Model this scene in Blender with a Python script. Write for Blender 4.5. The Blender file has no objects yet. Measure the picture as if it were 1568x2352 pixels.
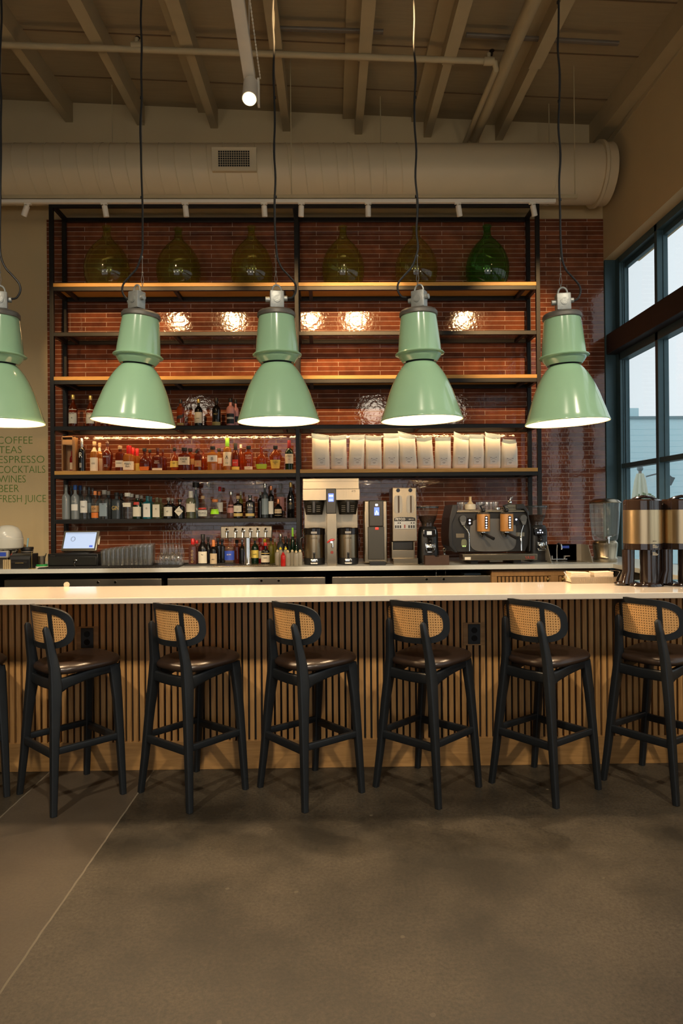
import bpy, bmesh, math, random
from mathutils import Vector, Matrix
from mathutils.geometry import delaunay_2d_cdt
random.seed(7)
S=bpy.context.scene
C=S.collection
PI=math.pi
# ---------------- camera ----------------
FPX=1568.0; EYE=1.52
vY=Vector((-24,-5,-FPX)).normalized()
vU=Vector((-.008,1,0)); vU=(vU-vU.dot(vY)*vY).normalized()
vX=vY.cross(vU)
R3=Matrix((vX,vY,vU))                      # camera -> world
cam_d=bpy.data.cameras.new('camera'); cam=bpy.data.objects.new('camera',cam_d); C.objects.link(cam)
cam_d.sensor_fit='VERTICAL'; cam_d.sensor_height=36; cam_d.lens=36*FPX/2352; cam_d.clip_end=200
cam.matrix_world=Matrix.Translation((0,0,EYE))@R3.to_4x4()
S.camera=cam
def W(px,py,Y):
    """photo pixel -> (X, Z) on the vertical plane at distance Y"""
    d=R3@Vector((px-784,-(py-1176),-FPX)); t=Y/d.y
    return d.x*t, EYE+d.z*t
# ---------------- world, exposure ----------------
wd=bpy.data.worlds.new('world'); S.world=wd; wd.use_nodes=True
wn=wd.node_tree.nodes; bg=wn['Background']
bg.inputs[0].default_value=(.95,.975,1,1); bg.inputs[1].default_value=.92
S.view_settings.view_transform='Standard'; S.view_settings.look='None'
S.cycles.transparent_max_bounces=40
S.view_settings.exposure=.35; S.view_settings.gamma=1; S.view_settings.use_curve_mapping=False
def lamp(kind,name,loc,energy,col,target=None,size=.05,angle=60,blend=.5,parent=None,sy=None):
    l=bpy.data.lights.new(name,kind); o=bpy.data.objects.new(name,l); C.objects.link(o)
    l.energy=energy; l.color=col; o.location=loc
    if kind=='AREA':
        l.size=size
        if sy: l.shape='RECTANGLE'; l.size_y=sy
    else: l.shadow_soft_size=size
    if kind=='SPOT': l.spot_size=math.radians(angle); l.spot_blend=blend
    if target is not None:
        o.rotation_euler=(Vector(target)-Vector(loc)).to_track_quat('-Z','Y').to_euler()
    if parent: o.parent=parent
    return o
WARM=(1,.62,.27); WARM2=(1,.86,.66)
# track spots in the room washing the tile wall
for x,e in ((-2.5,560),(-1.6,480),(-.33,540),(.44,860),(2.24,680)):
    lamp('SPOT','wall_spot',(x,3.3,4.8),e,WARM,(x*.9,7.4,3.22),.022,23,.7)
for x,y,tx,ty,tz,e in ((-2.2,.6,-2.2,4,.95,360),(0,.4,0,4,.95,360),(2.2,.6,2.0,4,.95,300)):
    lamp('SPOT','room_fill_spot',(x,y,4.9),e,WARM2,(tx,ty,tz),.08,62,.8)  # added fill for the bar front and floor, unseen overhead
lamp('SPOT','left_wall_fill',(-3.4,3.3,4.7),210,WARM2,(-3.5,7.4,1.3),.05,48,1)  # added spot that brightens the left wall, no fixture there
for x in (-2.4,-.8,.8,2.2):
    lamp('SPOT','duct_spot',(x,2.2,3.4),26,WARM2,(x,7.2,4.9),.2,70,1)
# ---------------- helpers ----------------
MATS={}
def nodes(m):
    m.use_nodes=True; nt=m.node_tree; nt.nodes.clear(); return nt
def mat(name,col,rough=.5,metal=0,noise=0,nscale=20,bump=0,bscale=60,emit=None,es=0,coat=0,spec=.5,stretch=None):
    if name in MATS: return MATS[name]
    m=bpy.data.materials.new(name); nt=nodes(m); N=nt.nodes; L=nt.links
    out=N.new('ShaderNodeOutputMaterial'); p=N.new('ShaderNodeBsdfPrincipled'); L.new(p.outputs[0],out.inputs[0])
    p.inputs['Base Color'].default_value=(*col,1); p.inputs['Roughness'].default_value=rough; p.inputs['Metallic'].default_value=metal
    p.inputs['Coat Weight'].default_value=coat; p.inputs['Specular IOR Level'].default_value=spec
    tc=N.new('ShaderNodeTexCoord'); src=tc.outputs['Object']
    if stretch:
        mp=N.new('ShaderNodeMapping'); mp.inputs['Scale'].default_value=stretch; L.new(src,mp.inputs[0]); src=mp.outputs[0]
    nz=N.new('ShaderNodeTexNoise'); nz.inputs['Scale'].default_value=nscale; nz.inputs['Detail'].default_value=4; L.new(src,nz.inputs['Vector'])
    mx=N.new('ShaderNodeMixRGB'); mx.blend_type='MIX'
    a=max(noise,.04)
    mx.inputs[1].default_value=(*[c*(1-a) for c in col],1); mx.inputs[2].default_value=(*[min(1,c*(1+a)) for c in col],1)
    L.new(nz.outputs[0],mx.inputs[0]); L.new(mx.outputs[0],p.inputs['Base Color'])
    if bump:
        b=N.new('ShaderNodeBump'); b.inputs['Strength'].default_value=bump; b.inputs['Distance'].default_value=.004
        n2=N.new('ShaderNodeTexNoise'); n2.inputs['Scale'].default_value=bscale; L.new(src,n2.inputs['Vector'])
        L.new(n2.outputs[0],b.inputs['Height']); L.new(b.outputs[0],p.inputs['Normal'])
    if emit:
        p.inputs['Emission Color'].default_value=(*emit,1); p.inputs['Emission Strength'].default_value=es
    MATS[name]=m; return m
def glassm(name,tint,body=None,dens=0,rough=.04,ior=1.5,base=.045,power=4.5):
    """thin tinted glass: see-through tint, some coloured body, fresnel shine"""
    if name in MATS: return MATS[name]
    m=bpy.data.materials.new(name); nt=nodes(m); N=nt.nodes; L=nt.links
    out=N.new('ShaderNodeOutputMaterial'); tr=N.new('ShaderNodeBsdfTransparent'); tr.inputs[0].default_value=(*tint,1)
    cur=tr.outputs[0]
    if body:
        p=N.new('ShaderNodeBsdfPrincipled'); p.inputs['Base Color'].default_value=(*body,1); p.inputs['Roughness'].default_value=.25
        t2=N.new('ShaderNodeBsdfTranslucent'); t2.inputs[0].default_value=(*body,1)
        m2=N.new('ShaderNodeMixShader'); m2.inputs[0].default_value=.5; L.new(p.outputs[0],m2.inputs[1]); L.new(t2.outputs[0],m2.inputs[2])
        mx=N.new('ShaderNodeMixShader'); mx.inputs[0].default_value=dens; L.new(cur,mx.inputs[1]); L.new(m2.outputs[0],mx.inputs[2]); cur=mx.outputs[0]
    g=N.new('ShaderNodeBsdfGlossy'); g.inputs['Roughness'].default_value=rough
    tc=N.new('ShaderNodeTexCoord'); nz=N.new('ShaderNodeTexNoise'); nz.inputs['Scale'].default_value=14; L.new(tc.outputs['Object'],nz.inputs['Vector'])
    b=N.new('ShaderNodeBump'); b.inputs['Strength'].default_value=.12; b.inputs['Distance'].default_value=.01; L.new(nz.outputs[0],b.inputs['Height']); L.new(b.outputs[0],g.inputs['Normal'])
    lw=N.new('ShaderNodeLayerWeight'); lw.inputs[0].default_value=.5
    pw=N.new('ShaderNodeMath'); pw.operation='POWER'; pw.inputs[1].default_value=power; L.new(lw.outputs['Facing'],pw.inputs[0])
    fr=N.new('ShaderNodeMath'); fr.operation='MULTIPLY_ADD'; fr.inputs[1].default_value=.9; fr.inputs[2].default_value=base; fr.use_clamp=True; L.new(pw.outputs[0],fr.inputs[0])
    mf=N.new('ShaderNodeMixShader'); L.new(fr.outputs[0],mf.inputs[0]); L.new(cur,mf.inputs[1]); L.new(g.outputs[0],mf.inputs[2])
    L.new(mf.outputs[0],out.inputs[0]); MATS[name]=m; return m
class MB:
    def __init__(s): s.bm=bmesh.new()
    def face(s,vs):
        try: return s.bm.faces.new(vs)
        except ValueError: return None
    def box(s,x0,x1,y0,y1,z0,z1,rot=None,bev=0):
        v=[s.bm.verts.new(((x0,x1)[i&1],(y0,y1)[i>>1&1],(z0,z1)[i>>2&1])) for i in range(8)]
        fs=[s.bm.faces.new([v[i] for i in q]) for q in ((0,2,3,1),(4,5,7,6),(0,1,5,4),(2,6,7,3),(0,4,6,2),(1,3,7,5))]
        if bev:
            es=list({e for f in fs for e in f.edges})
            r=bmesh.ops.bevel(s.bm,geom=es,offset=bev,segments=2,affect='EDGES',profile=.5)
            v=list({q for f in r['faces'] for q in f.verts})
        if rot is not None:
            c=Vector(((x0+x1)/2,(y0+y1)/2,(z0+z1)/2))
            bmesh.ops.transform(s.bm,matrix=Matrix.Translation(c)@rot.to_4x4()@Matrix.Translation(-c),verts=[q for q in v if q.is_valid])
        return s
    def loft(s,rings,cap=True,close=True):
        """rings: list of lists of points"""
        R=[[s.bm.verts.new(p) for p in r] for r in rings]
        for a,b in zip(R,R[1:]):
            n=len(a)
            for i in range(n if close else n-1):
                j=(i+1)%n; s.face((a[i],a[j],b[j],b[i]))
        if cap: s.face(R[0][::-1]); s.face(R[-1])
        return s
    def lathe(s,prof,c=(0,0,0),seg=28,cap=True,n=2,ratio=1,rot=0,ay='z'):
        rings=[]
        for r,z in prof:
            ring=[]
            for i in range(seg):
                t=2*PI*i/seg; ct,st=math.cos(t),math.sin(t)
                x=r*math.copysign(abs(ct)**(2/n),ct); y=r*ratio*math.copysign(abs(st)**(2/n),st)
                if rot: x,y=x*math.cos(rot)-y*math.sin(rot),x*math.sin(rot)+y*math.cos(rot)
                if ay=='z': q=(c[0]+x,c[1]+y,c[2]+z)
                elif ay=='y': q=(c[0]+x,c[1]-z,c[2]+y)
                else: q=(c[0]+z,c[1]+x,c[2]+y)
                ring.append(q)
            rings.append(ring)
        return s.loft(rings,cap)
    def cyl(s,p0,p1,r0,r1=None,seg=14,cap=True):
        return s.tube([p0,p1],[r0,r0 if r1 is None else r1],seg,cap)
    def tube(s,pts,r,seg=8,cap=True,closed=False):
        pts=[Vector(p) for p in pts]; n=len(pts)
        if not isinstance(r,(list,tuple)): r=[r]*n
        rings=[]; prev=None
        for i,p in enumerate(pts):
            a=pts[max(i-1,0)]; b=pts[min(i+1,n-1)]
            if closed: a=pts[(i-1)%n]; b=pts[(i+1)%n]
            t=(b-a).normalized()
            if prev is None:
                u=t.orthogonal().normalized()
            else:
                u=(prev-prev.dot(t)*t)
                u=u.normalized() if u.length>1e-6 else t.orthogonal().normalized()
            prev=u; w=t.cross(u)
            rings.append([p+(u*math.cos(2*PI*k/seg)+w*math.sin(2*PI*k/seg))*r[i] for k in range(seg)])
        if closed: rings.append(rings[0]); return s.loft(rings,False)
        return s.loft(rings,cap)
    def sweep(s,pts,sizes,side,n=3.2,seg=16):
        """superellipse section along pts; a = half size across 'side', b = half size along 'side'"""
        pts=[Vector(p) for p in pts]; rings=[]; N=len(pts); side=Vector(side).normalized()
        for i,p in enumerate(pts):
            t=(pts[min(i+1,N-1)]-pts[max(i-1,0)]).normalized()
            u=side.cross(t).normalized(); w=t.cross(u)
            a,b=sizes[i]; ring=[]
            for k in range(seg):
                th=2*PI*k/seg; ct,st=math.cos(th),math.sin(th)
                ring.append(p+u*a*math.copysign(abs(ct)**(2/n),ct)+w*b*math.copysign(abs(st)**(2/n),st))
            rings.append(ring)
        return s.loft(rings)
    def prism(s,poly,y0,y1,ax='y'):
        """poly of (x,z) extruded along y (or (y,z) along x, or (x,y) along z)"""
        def P(a,b,c): return (a,c,b) if ax=='y' else ((c,a,b) if ax=='x' else (a,b,c))
        return s.loft([[P(a,b,y0) for a,b in poly],[P(a,b,y1) for a,b in poly]])
    def ball(s,c,r,seg=14,sq=(1,1,1)):
        bmesh.ops.create_uvsphere(s.bm,u_segments=seg,v_segments=max(6,seg//2),radius=r,matrix=Matrix.Translation(c)@Matrix.Diagonal((*sq,1))); return s
    def build(s,name,m,parent=None,smooth=True,loc=None,bevel=0,ang=35,rot=None):
        bmesh.ops.recalc_face_normals(s.bm,faces=s.bm.faces)
        me=bpy.data.meshes.new(name); s.bm.to_mesh(me); s.bm.free()
        if m: me.materials.append(m)
        if smooth:
            me.polygons.foreach_set('use_smooth',[True]*len(me.polygons))
            try: me.set_sharp_from_angle(angle=math.radians(ang))
            except Exception: pass
        o=bpy.data.objects.new(name,me); C.objects.link(o)
        if parent: o.parent=parent
        if loc: o.location=loc
        if rot: o.rotation_euler=rot
        if bevel:
            b=o.modifiers.new('bevel','BEVEL'); b.width=bevel; b.segments=2; b.limit_method='ANGLE'
        return o
def Bx(name,m,parent,x0,x1,y0,y1,z0,z1,bev=0,label=None,**k):
    o=MB().box(x0,x1,y0,y1,z0,z1).build(name,m,parent,bevel=bev,**k)
    if label: o['label']=label
    return o
def tag(o,label,cat,group=None,kind=None):
    if label: o['label']=label
    if cat: o['category']=cat
    if group: o['group']=group
    if kind: o['kind']=kind
    return o
def thing(name,label,cat,loc=(0,0,0),rz=0,group=None):
    o=bpy.data.objects.new(name,None); C.objects.link(o); o.empty_display_size=.1
    o.location=loc; o.rotation_euler=(0,0,rz)
    return tag(o,label,cat,group)
def struct(o): o['kind']='structure'; return o
def copy_tree(o,parent=None):   # a thing with its parts and sub-parts
    c=o.copy(); C.objects.link(c); c.parent=parent
    for ch in list(o.children): copy_tree(ch,c)
    return c
def text(name,body,size,m,loc,parent=None,rot=(PI/2,0,0),align='LEFT',off=0,ext=.0006,sx=1,sp=1,lh=1):
    cu=bpy.data.curves.new(name,'FONT'); cu.body=body; cu.size=size; cu.align_x=align; cu.offset=off; cu.extrude=ext; cu.space_character=sp; cu.space_line=lh
    cu.resolution_u=3
    t=bpy.data.objects.new(name,cu); C.objects.link(t)
    bpy.context.view_layer.update()
    me=bpy.data.meshes.new_from_object(t.evaluated_get(bpy.context.evaluated_depsgraph_get()))
    bpy.data.objects.remove(t); bpy.data.curves.remove(cu)
    me.materials.clear(); me.materials.append(m); me.name=name
    o=bpy.data.objects.new(name,me); C.objects.link(o); o.parent=parent; o.location=loc; o.rotation_euler=rot; o.scale=(sx,1,1)
    return o
def wood(name,c1,c2,stretch=(3,3,60),rough=.5,bump=.1,scale=3,coat=0):
    if name in MATS: return MATS[name]
    m=bpy.data.materials.new(name); nt=nodes(m); N=nt.nodes; L=nt.links
    out=N.new('ShaderNodeOutputMaterial'); p=N.new('ShaderNodeBsdfPrincipled'); L.new(p.outputs[0],out.inputs[0])
    tc=N.new('ShaderNodeTexCoord'); mp=N.new('ShaderNodeMapping'); mp.inputs['Scale'].default_value=stretch; L.new(tc.outputs['Object'],mp.inputs[0])
    nz=N.new('ShaderNodeTexNoise'); nz.inputs['Scale'].default_value=scale; nz.inputs['Detail'].default_value=6; nz.inputs['Roughness'].default_value=.65; nz.inputs['Distortion'].default_value=.6
    L.new(mp.outputs[0],nz.inputs['Vector'])
    cr=N.new('ShaderNodeValToRGB'); cr.color_ramp.elements[0].position=.32; cr.color_ramp.elements[1].position=.68
    cr.color_ramp.elements[0].color=(*c1,1); cr.color_ramp.elements[1].color=(*c2,1)
    L.new(nz.outputs[0],cr.inputs[0]); L.new(cr.outputs[0],p.inputs['Base Color'])
    b=N.new('ShaderNodeBump'); b.inputs['Strength'].default_value=bump; b.inputs['Distance'].default_value=.003; L.new(nz.outputs[0],b.inputs['Height']); L.new(b.outputs[0],p.inputs['Normal'])
    p.inputs['Roughness'].default_value=rough; p.inputs['Coat Weight'].default_value=coat
    MATS[name]=m; return m
# ---------------- common materials ----------------
M_plaster=mat('cream_plaster',(.56,.43,.235),.85,noise=.06,nscale=2,bump=.15,bscale=30)
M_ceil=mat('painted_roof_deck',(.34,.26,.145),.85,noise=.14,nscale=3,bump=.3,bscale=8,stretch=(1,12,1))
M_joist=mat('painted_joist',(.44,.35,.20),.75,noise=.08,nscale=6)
M_duct=mat('painted_duct',(.60,.49,.31),.5,noise=.05,nscale=5)
M_white=mat('white_paint',(.72,.66,.55),.45)
M_steelblk=mat('black_steel',(.018,.017,.016),.42,metal=.5,noise=.2)
M_blk=mat('black_plastic',(.012,.012,.012),.35)
M_blkg=mat('glossy_black_plastic',(.010,.008,.007),.12)
M_dark=mat('dark_cavity',(.008,.007,.006),.8)
M_ss=mat('brushed_stainless',(.36,.295,.20),.27,metal=1,noise=.18,nscale=8,stretch=(40,1,1))
M_ssd=mat('dull_stainless',(.30,.27,.22),.35,metal=1,noise=.15,nscale=6)
M_chrome=mat('chrome',(.8,.78,.74),.1,metal=1)
M_frame=mat('teal_black_window_metal',(.06,.115,.135),.42,metal=.3,noise=.1)
M_shelf=wood('honey_oak_shelf',(.56,.27,.05),(.74,.39,.085),(2,30,30),.45)
M_slat=wood('oak_slat',(.42,.20,.06),(.64,.345,.115),(22,22,1.4),.5,scale=2.5)
M_base=wood('oak_baseboard',(.30,.15,.045),(.46,.245,.08),(1.2,14,14),.45,scale=2.5)
M_quartz=mat('cream_quartz',(.76,.655,.53),.13,noise=.05,nscale=40,coat=.3)
M_quartz2=mat('grey_quartz',(.62,.63,.58),.25,noise=.06,nscale=40)
M_paper=mat('cream_paper',(.80,.74,.58),.7)
M_ink=mat('dark_ink',(.03,.025,.02),.6)
# ---------------- setting ----------------
WX=2.99; WXL=-6.2; WY=7.4; YB=-5.0
def ceil_z(x,y): return 5.87-.042*x+.045*(y-7.4)
def floor_mat():
    m=bpy.data.materials.new('polished_concrete'); nt=nodes(m); N=nt.nodes; L=nt.links
    out=N.new('ShaderNodeOutputMaterial'); p=N.new('ShaderNodeBsdfPrincipled'); L.new(p.outputs[0],out.inputs[0])
    tc=N.new('ShaderNodeTexCoord')
    n1=N.new('ShaderNodeTexNoise'); n1.inputs['Scale'].default_value=1.3; n1.inputs['Detail'].default_value=9; n1.inputs['Roughness'].default_value=.62; L.new(tc.outputs['Object'],n1.inputs['Vector'])
    n2=N.new('ShaderNodeTexNoise'); n2.inputs['Scale'].default_value=70; n2.inputs['Detail'].default_value=6; n2.inputs['Roughness'].default_value=.8; L.new(tc.outputs['Object'],n2.inputs['Vector'])
    cr=N.new('ShaderNodeValToRGB'); e=cr.color_ramp.elements; e[0].position=.40; e[0].color=(.022,.0175,.0115,1); e[1].position=.60; e[1].color=(.069,.053,.034,1)
    L.new(n1.outputs[0],cr.inputs[0])
    c2=N.new('ShaderNodeValToRGB'); e=c2.color_ramp.elements; e[0].position=.36; e[0].color=(.5,.5,.5,1); e[1].position=.66; e[1].color=(1.5,1.5,1.5,1); L.new(n2.outputs[0],c2.inputs[0])
    mu=N.new('ShaderNodeMixRGB'); mu.blend_type='MULTIPLY'; mu.inputs[0].default_value=1; L.new(cr.outputs[0],mu.inputs[1]); L.new(c2.outputs[0],mu.inputs[2])
    # pale chips
    v=N.new('ShaderNodeTexVoronoi'); v.inputs['Scale'].default_value=4.5; L.new(tc.outputs['Object'],v.inputs['Vector'])
    n3=N.new('ShaderNodeTexNoise'); n3.inputs['Scale'].default_value=30; n3.inputs['Detail'].default_value=3; L.new(tc.outputs['Object'],n3.inputs['Vector'])
    ad=N.new('ShaderNodeMath'); ad.operation='MULTIPLY_ADD'; ad.inputs[1].default_value=.16; L.new(n3.outputs[0],ad.inputs[0]); L.new(v.outputs['Distance'],ad.inputs[2])
    lt=N.new('ShaderNodeMath'); lt.operation='LESS_THAN'; lt.inputs[1].default_value=.122; L.new(ad.outputs[0],lt.inputs[0])
    ch=N.new('ShaderNodeMixRGB'); ch.inputs[2].default_value=(.14,.11,.072,1)
    hf=N.new('ShaderNodeMath'); hf.operation='MULTIPLY'; hf.inputs[1].default_value=.6; L.new(lt.outputs[0],hf.inputs[0]); L.new(hf.outputs[0],ch.inputs[0]); L.new(mu.outputs[0],ch.inputs[1])
    # the re-poured strip between two saw cuts: warmer and smoother
    sx=N.new('ShaderNodeSeparateXYZ'); L.new(tc.outputs['Object'],sx.inputs[0])
    n4=N.new('ShaderNodeTexNoise'); n4.inputs['Scale'].default_value=9; L.new(tc.outputs['Object'],n4.inputs['Vector'])
    wob=N.new('ShaderNodeMath'); wob.operation='MULTIPLY_ADD'; wob.inputs[1].default_value=.010; L.new(n4.outputs[0],wob.inputs[0]); L.new(sx.outputs[0],wob.inputs[2])
    def cmp(op,val):
        k=N.new('ShaderNodeMath'); k.operation=op; k.inputs[1].default_value=val; L.new(wob.outputs[0],k.inputs[0]); return k
    a=cmp('GREATER_THAN',-1.68); b=cmp('LESS_THAN',-1.065)
    ab=N.new('ShaderNodeMath'); ab.operation='MULTIPLY'; L.new(a.outputs[0],ab.inputs[0]); L.new(b.outputs[0],ab.inputs[1])
    st=N.new('ShaderNodeMixRGB'); st.blend_type='MIX'; h2=N.new('ShaderNodeMath'); h2.operation='MULTIPLY'; h2.inputs[1].default_value=.55; L.new(ab.outputs[0],h2.inputs[0]); L.new(h2.outputs[0],st.inputs[0])
    L.new(ch.outputs[0],st.inputs[1]); st.inputs[2].default_value=(.086,.064,.044,1)
    prev=st
    for val in (-1.68,-1.065):
        d=N.new('ShaderNodeMath'); d.operation='COMPARE'; d.inputs[1].default_value=val; d.inputs[2].default_value=.004; L.new(wob.outputs[0],d.inputs[0])
        q=N.new('ShaderNodeMixRGB'); q.inputs[2].default_value=(.15,.125,.09,1); L.new(d.outputs[0],q.inputs[0]); L.new(prev.outputs[0],q.inputs[1]); prev=q
    L.new(prev.outputs[0],p.inputs['Base Color'])
    rr=N.new('ShaderNodeMapRange'); rr.inputs[3].default_value=.34; rr.inputs[4].default_value=.6; L.new(n1.outputs[0],rr.inputs[0]); L.new(rr.outputs[0],p.inputs['Roughness'])
    bm=N.new('ShaderNodeBump'); bm.inputs['Strength'].default_value=.15; bm.inputs['Distance'].default_value=.002; L.new(n2.outputs[0],bm.inputs['Height']); L.new(bm.outputs[0],p.inputs['Normal'])
    return m
struct(MB().box(WXL,WX+.4,YB,WY+.2,-.1,0).build('floor',floor_mat()))
g=MB()
v=[(WXL,YB),(WX+.4,YB),(WX+.4,WY+.2),(WXL,WY+.2)]
g.loft([[(x,y,ceil_z(x,y)) for x,y in v],[(x,y,ceil_z(x,y)+.15) for x,y in v]])
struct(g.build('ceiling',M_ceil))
struct(MB().box(WXL-.2,WX+.19,WY,WY+.2,0,6.6).build('wall_back',M_plaster))
struct(MB().box(WXL-.2,WXL,YB,WY,0,6.6).build('wall_left',M_plaster))
w=MB(); w.box(WXL-.2,-4.4,YB-.2,YB,0,6.6); w.box(2.4,WX+.4,YB-.2,YB,0,6.6); w.box(-4.4,2.4,YB-.2,YB,3.9,6.6); w.box(-4.4,2.4,YB-.2,YB,0,.15)
struct(w.build('wall_front',M_plaster))
w=MB()
for k in range(5): w.box(-4.4+k*1.7-.04,-4.4+k*1.7+.04,YB-.16,YB-.04,.15,3.9)
for z_ in (.15,2.3,3.84): w.box(-4.4,2.4,YB-.15,YB-.05,z_,z_+.06)
struct(w.build('window_2',M_frame,smooth=False))
SOF=4.26; WY0=-.6
w=MB(); w.box(WX,WX+.4,YB,WY,SOF,6.6); w.box(WX,WX+.4,YB,WY0,0,SOF); w.box(WX+.12,WX+.4,WY0,WY,0,.86)
struct(w.build('wall_right',M_plaster))
# tile panel on the back wall
def tile_mat():
    m=bpy.data.materials.new('glazed_oxblood_tile'); nt=nodes(m); N=nt.nodes; L=nt.links
    out=N.new('ShaderNodeOutputMaterial'); p=N.new('ShaderNodeBsdfPrincipled'); L.new(p.outputs[0],out.inputs[0])
    p.inputs['IOR'].default_value=1.65
    tc=N.new('ShaderNodeTexCoord'); sp=N.new('ShaderNodeSeparateXYZ'); L.new(tc.outputs['Object'],sp.inputs[0])
    cb=N.new('ShaderNodeCombineXYZ'); L.new(sp.outputs[0],cb.inputs[0]); L.new(sp.outputs[2],cb.inputs[1])
    mp=N.new('ShaderNodeMapping'); mp.inputs['Location'].default_value=(.135,.0105,0); L.new(cb.outputs[0],mp.inputs[0])
    def brick(ms):
        b=N.new('ShaderNodeTexBrick'); b.offset=.5; b.inputs['Scale'].default_value=1; b.inputs['Brick Width'].default_value=.4535; b.inputs['Row Height'].default_value=.0489
        b.inputs['Mortar Size'].default_value=ms; b.inputs['Mortar Smooth'].default_value=0.1; b.inputs['Bias'].default_value=0
        L.new(mp.outputs[0],b.inputs['Vector']); return b
    b=brick(.0021)
    b.inputs['Color1'].default_value=(.122,.037,.020,1); b.inputs['Color2'].default_value=(.235,.073,.032,1); b.inputs['Mortar'].default_value=(.52,.40,.31,1)
    nz=N.new('ShaderNodeTexNoise'); nz.inputs['Scale'].default_value=9; nz.inputs['Detail'].default_value=5; L.new(tc.outputs['Object'],nz.inputs['Vector'])
    cr=N.new('ShaderNodeValToRGB'); e=cr.color_ramp.elements; e[0].position=.3; e[0].color=(.72,.68,.68,1); e[1].position=.7; e[1].color=(1.2,1.15,1.1,1); L.new(nz.outputs[0],cr.inputs[0])
    mu=N.new('ShaderNodeMixRGB'); mu.blend_type='MULTIPLY'; mu.inputs[0].default_value=1; L.new(b.outputs['Color'],mu.inputs[1]); L.new(cr.outputs[0],mu.inputs[2]); L.new(mu.outputs[0],p.inputs['Base Color'])
    rr=N.new('ShaderNodeMapRange'); rr.inputs[3].default_value=.05; rr.inputs[4].default_value=.75; L.new(b.outputs['Fac'],rr.inputs[0]); L.new(rr.outputs[0],p.inputs['Roughness'])
    # wavy glaze + recessed grout
    n2=N.new('ShaderNodeTexNoise'); n2.inputs['Scale'].default_value=26; n2.inputs['Detail'].default_value=3; L.new(tc.outputs['Object'],n2.inputs['Vector'])
    b1=N.new('ShaderNodeBump'); b1.inputs['Strength'].default_value=.15; b1.inputs['Distance'].default_value=.006; L.new(n2.outputs[0],b1.inputs['Height'])
    b2=N.new('ShaderNodeBump'); b2.invert=True; b2.inputs['Strength'].default_value=.6; b2.inputs['Distance'].default_value=.002; L.new(b.outputs['Fac'],b2.inputs['Height']); L.new(b1.outputs[0],b2.inputs['Normal'])
    L.new(b2.outputs[0],p.inputs['Normal'])
    return m
t=MB().box(-3.036,WX,WY-.012,WY,.9,4.715).build('trim_1',tile_mat(),smooth=False); struct(t); t['label']='long narrow oxblood glazed tiles covering the back wall behind the shelves'
# roof joists running away from the viewer, with nailers beside them
joist_x=[-3.58,-2.79,-2.02,-1.23,-.45,.33,1.08,1.86]
for i,x in enumerate([-5.94,-5.15,-4.37]+joist_x):
    j=MB()
    def bar(x0,x1,dz0,dz1,ya=YB,yb=WY):
        a=[(x0,dz0),(x1,dz0),(x1,dz1),(x0,dz1)]
        j.loft([[(q,y,ceil_z((x0+x1)/2,y)+d) for q,d in a] for y in (ya,yb)])
    bar(x-.04,x+.04,-.215,.01); 
    bar(x-.055,x+.055,-.225,-.19,YB,6.1)
    if i%2==0 or x>0: bar(x-.17,x-.04,-.05,.01)
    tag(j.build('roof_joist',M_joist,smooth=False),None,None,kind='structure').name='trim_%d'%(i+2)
j=MB(); x0,x1=WX-.14,WX; j.loft([[(q,y,ceil_z(x0,y)+d) for q,d in ((x0,-.24),(x1,-.24),(x1,.02),(x0,.02))] for y in (YB,WY)])
j.box(WX-.012,WX,YB,WY,5.42,5.47)
struct(j.build('trim_20',M_joist,smooth=False))
j=MB()
for y in (6.9,6.2,5.5,4.8,4.1):
    a=[(y,0),(y+.012,0),(y+.012,-.008),(y,-.008)]
    j.loft([[(x,yy,ceil_z(x,yy)+d+.001) for yy,d in a] for x in (WXL,WX)])
struct(j.build('trim_21',mat('roof_board_seam',(.16,.10,.05),.9),smooth=False))
# green list painted on the left of the back wall
M_green=mat('green_letter_paint',(.10,.22,.03),.6)
lines=[('COFFEE',1019,74.8,-7),('TEAS',1041,50,-3),('ESPRESSO',1063,102,-5),('COCKTAILS',1086,104,-6),('WINES',1108,59,-3),('BEER',1130,43.6,-4),('FRESH JUICE',1153,105.6,-4)]
sg=thing('wall_lettering','thin green capital letters listing drinks, painted on the cream wall left of the tile','sign',(W(50,1078,WY)[0],WY,W(50,1078,WY)[1]))
for body,by,xr,xl in lines:
    X1,Z=W(xr,by,WY); X0,_=W(xl,by,WY)
    o=text('text_line',body,.105,M_green,(X0-sg.location.x,-.002,Z-sg.location.z),sg,off=-.0016,ext=.001)
    wdt=max(v.co.x for v in o.data.vertices); hgt=max(v.co.y for v in o.data.vertices)
    o.scale=((X1-X0)/wdt,.077/hgt,1)
# ---------------- windows on the right ----------------
M_pane=glassm('window_glass',(.93,.97,.98),None,0,.02,1.45)
FX0=WX+.12; GX=3.2
SILL=.86; RZ0,RZ1=1.985,2.035; HB,HT=3.18,3.42; TOPZ=4.19
ys=[7.28,6.48,5.60,4.72,3.84,2.96,2.08,1.2,.3,-.5]
fm=MB()
fm.box(FX0,GX+.012,7.27,WY,SILL,SOF)        # end jamb
fm.box(FX0+.03,FX0+.042,7.262,7.27,SILL,SOF); fm.box(FX0+.05,FX0+.056,7.258,7.27,SILL,SOF)
fm.box(WX+.005,FX0,WY-.03,WY,SILL,SOF)
fm.box(FX0,GX+.012,WY0,7.3,TOPZ,SOF); fm.box(GX-.03,GX+.02,WY0,7.3,TOPZ-.05,TOPZ)
fm.box(FX0,GX+.012,WY0,7.3,SILL,SILL+.06)
fm.box(FX0,GX+.012,WY0,7.3,HB-.03,HT+.05)
fm.box(FX0+.01,GX+.012,WY0,7.3,RZ0,RZ1)
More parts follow.
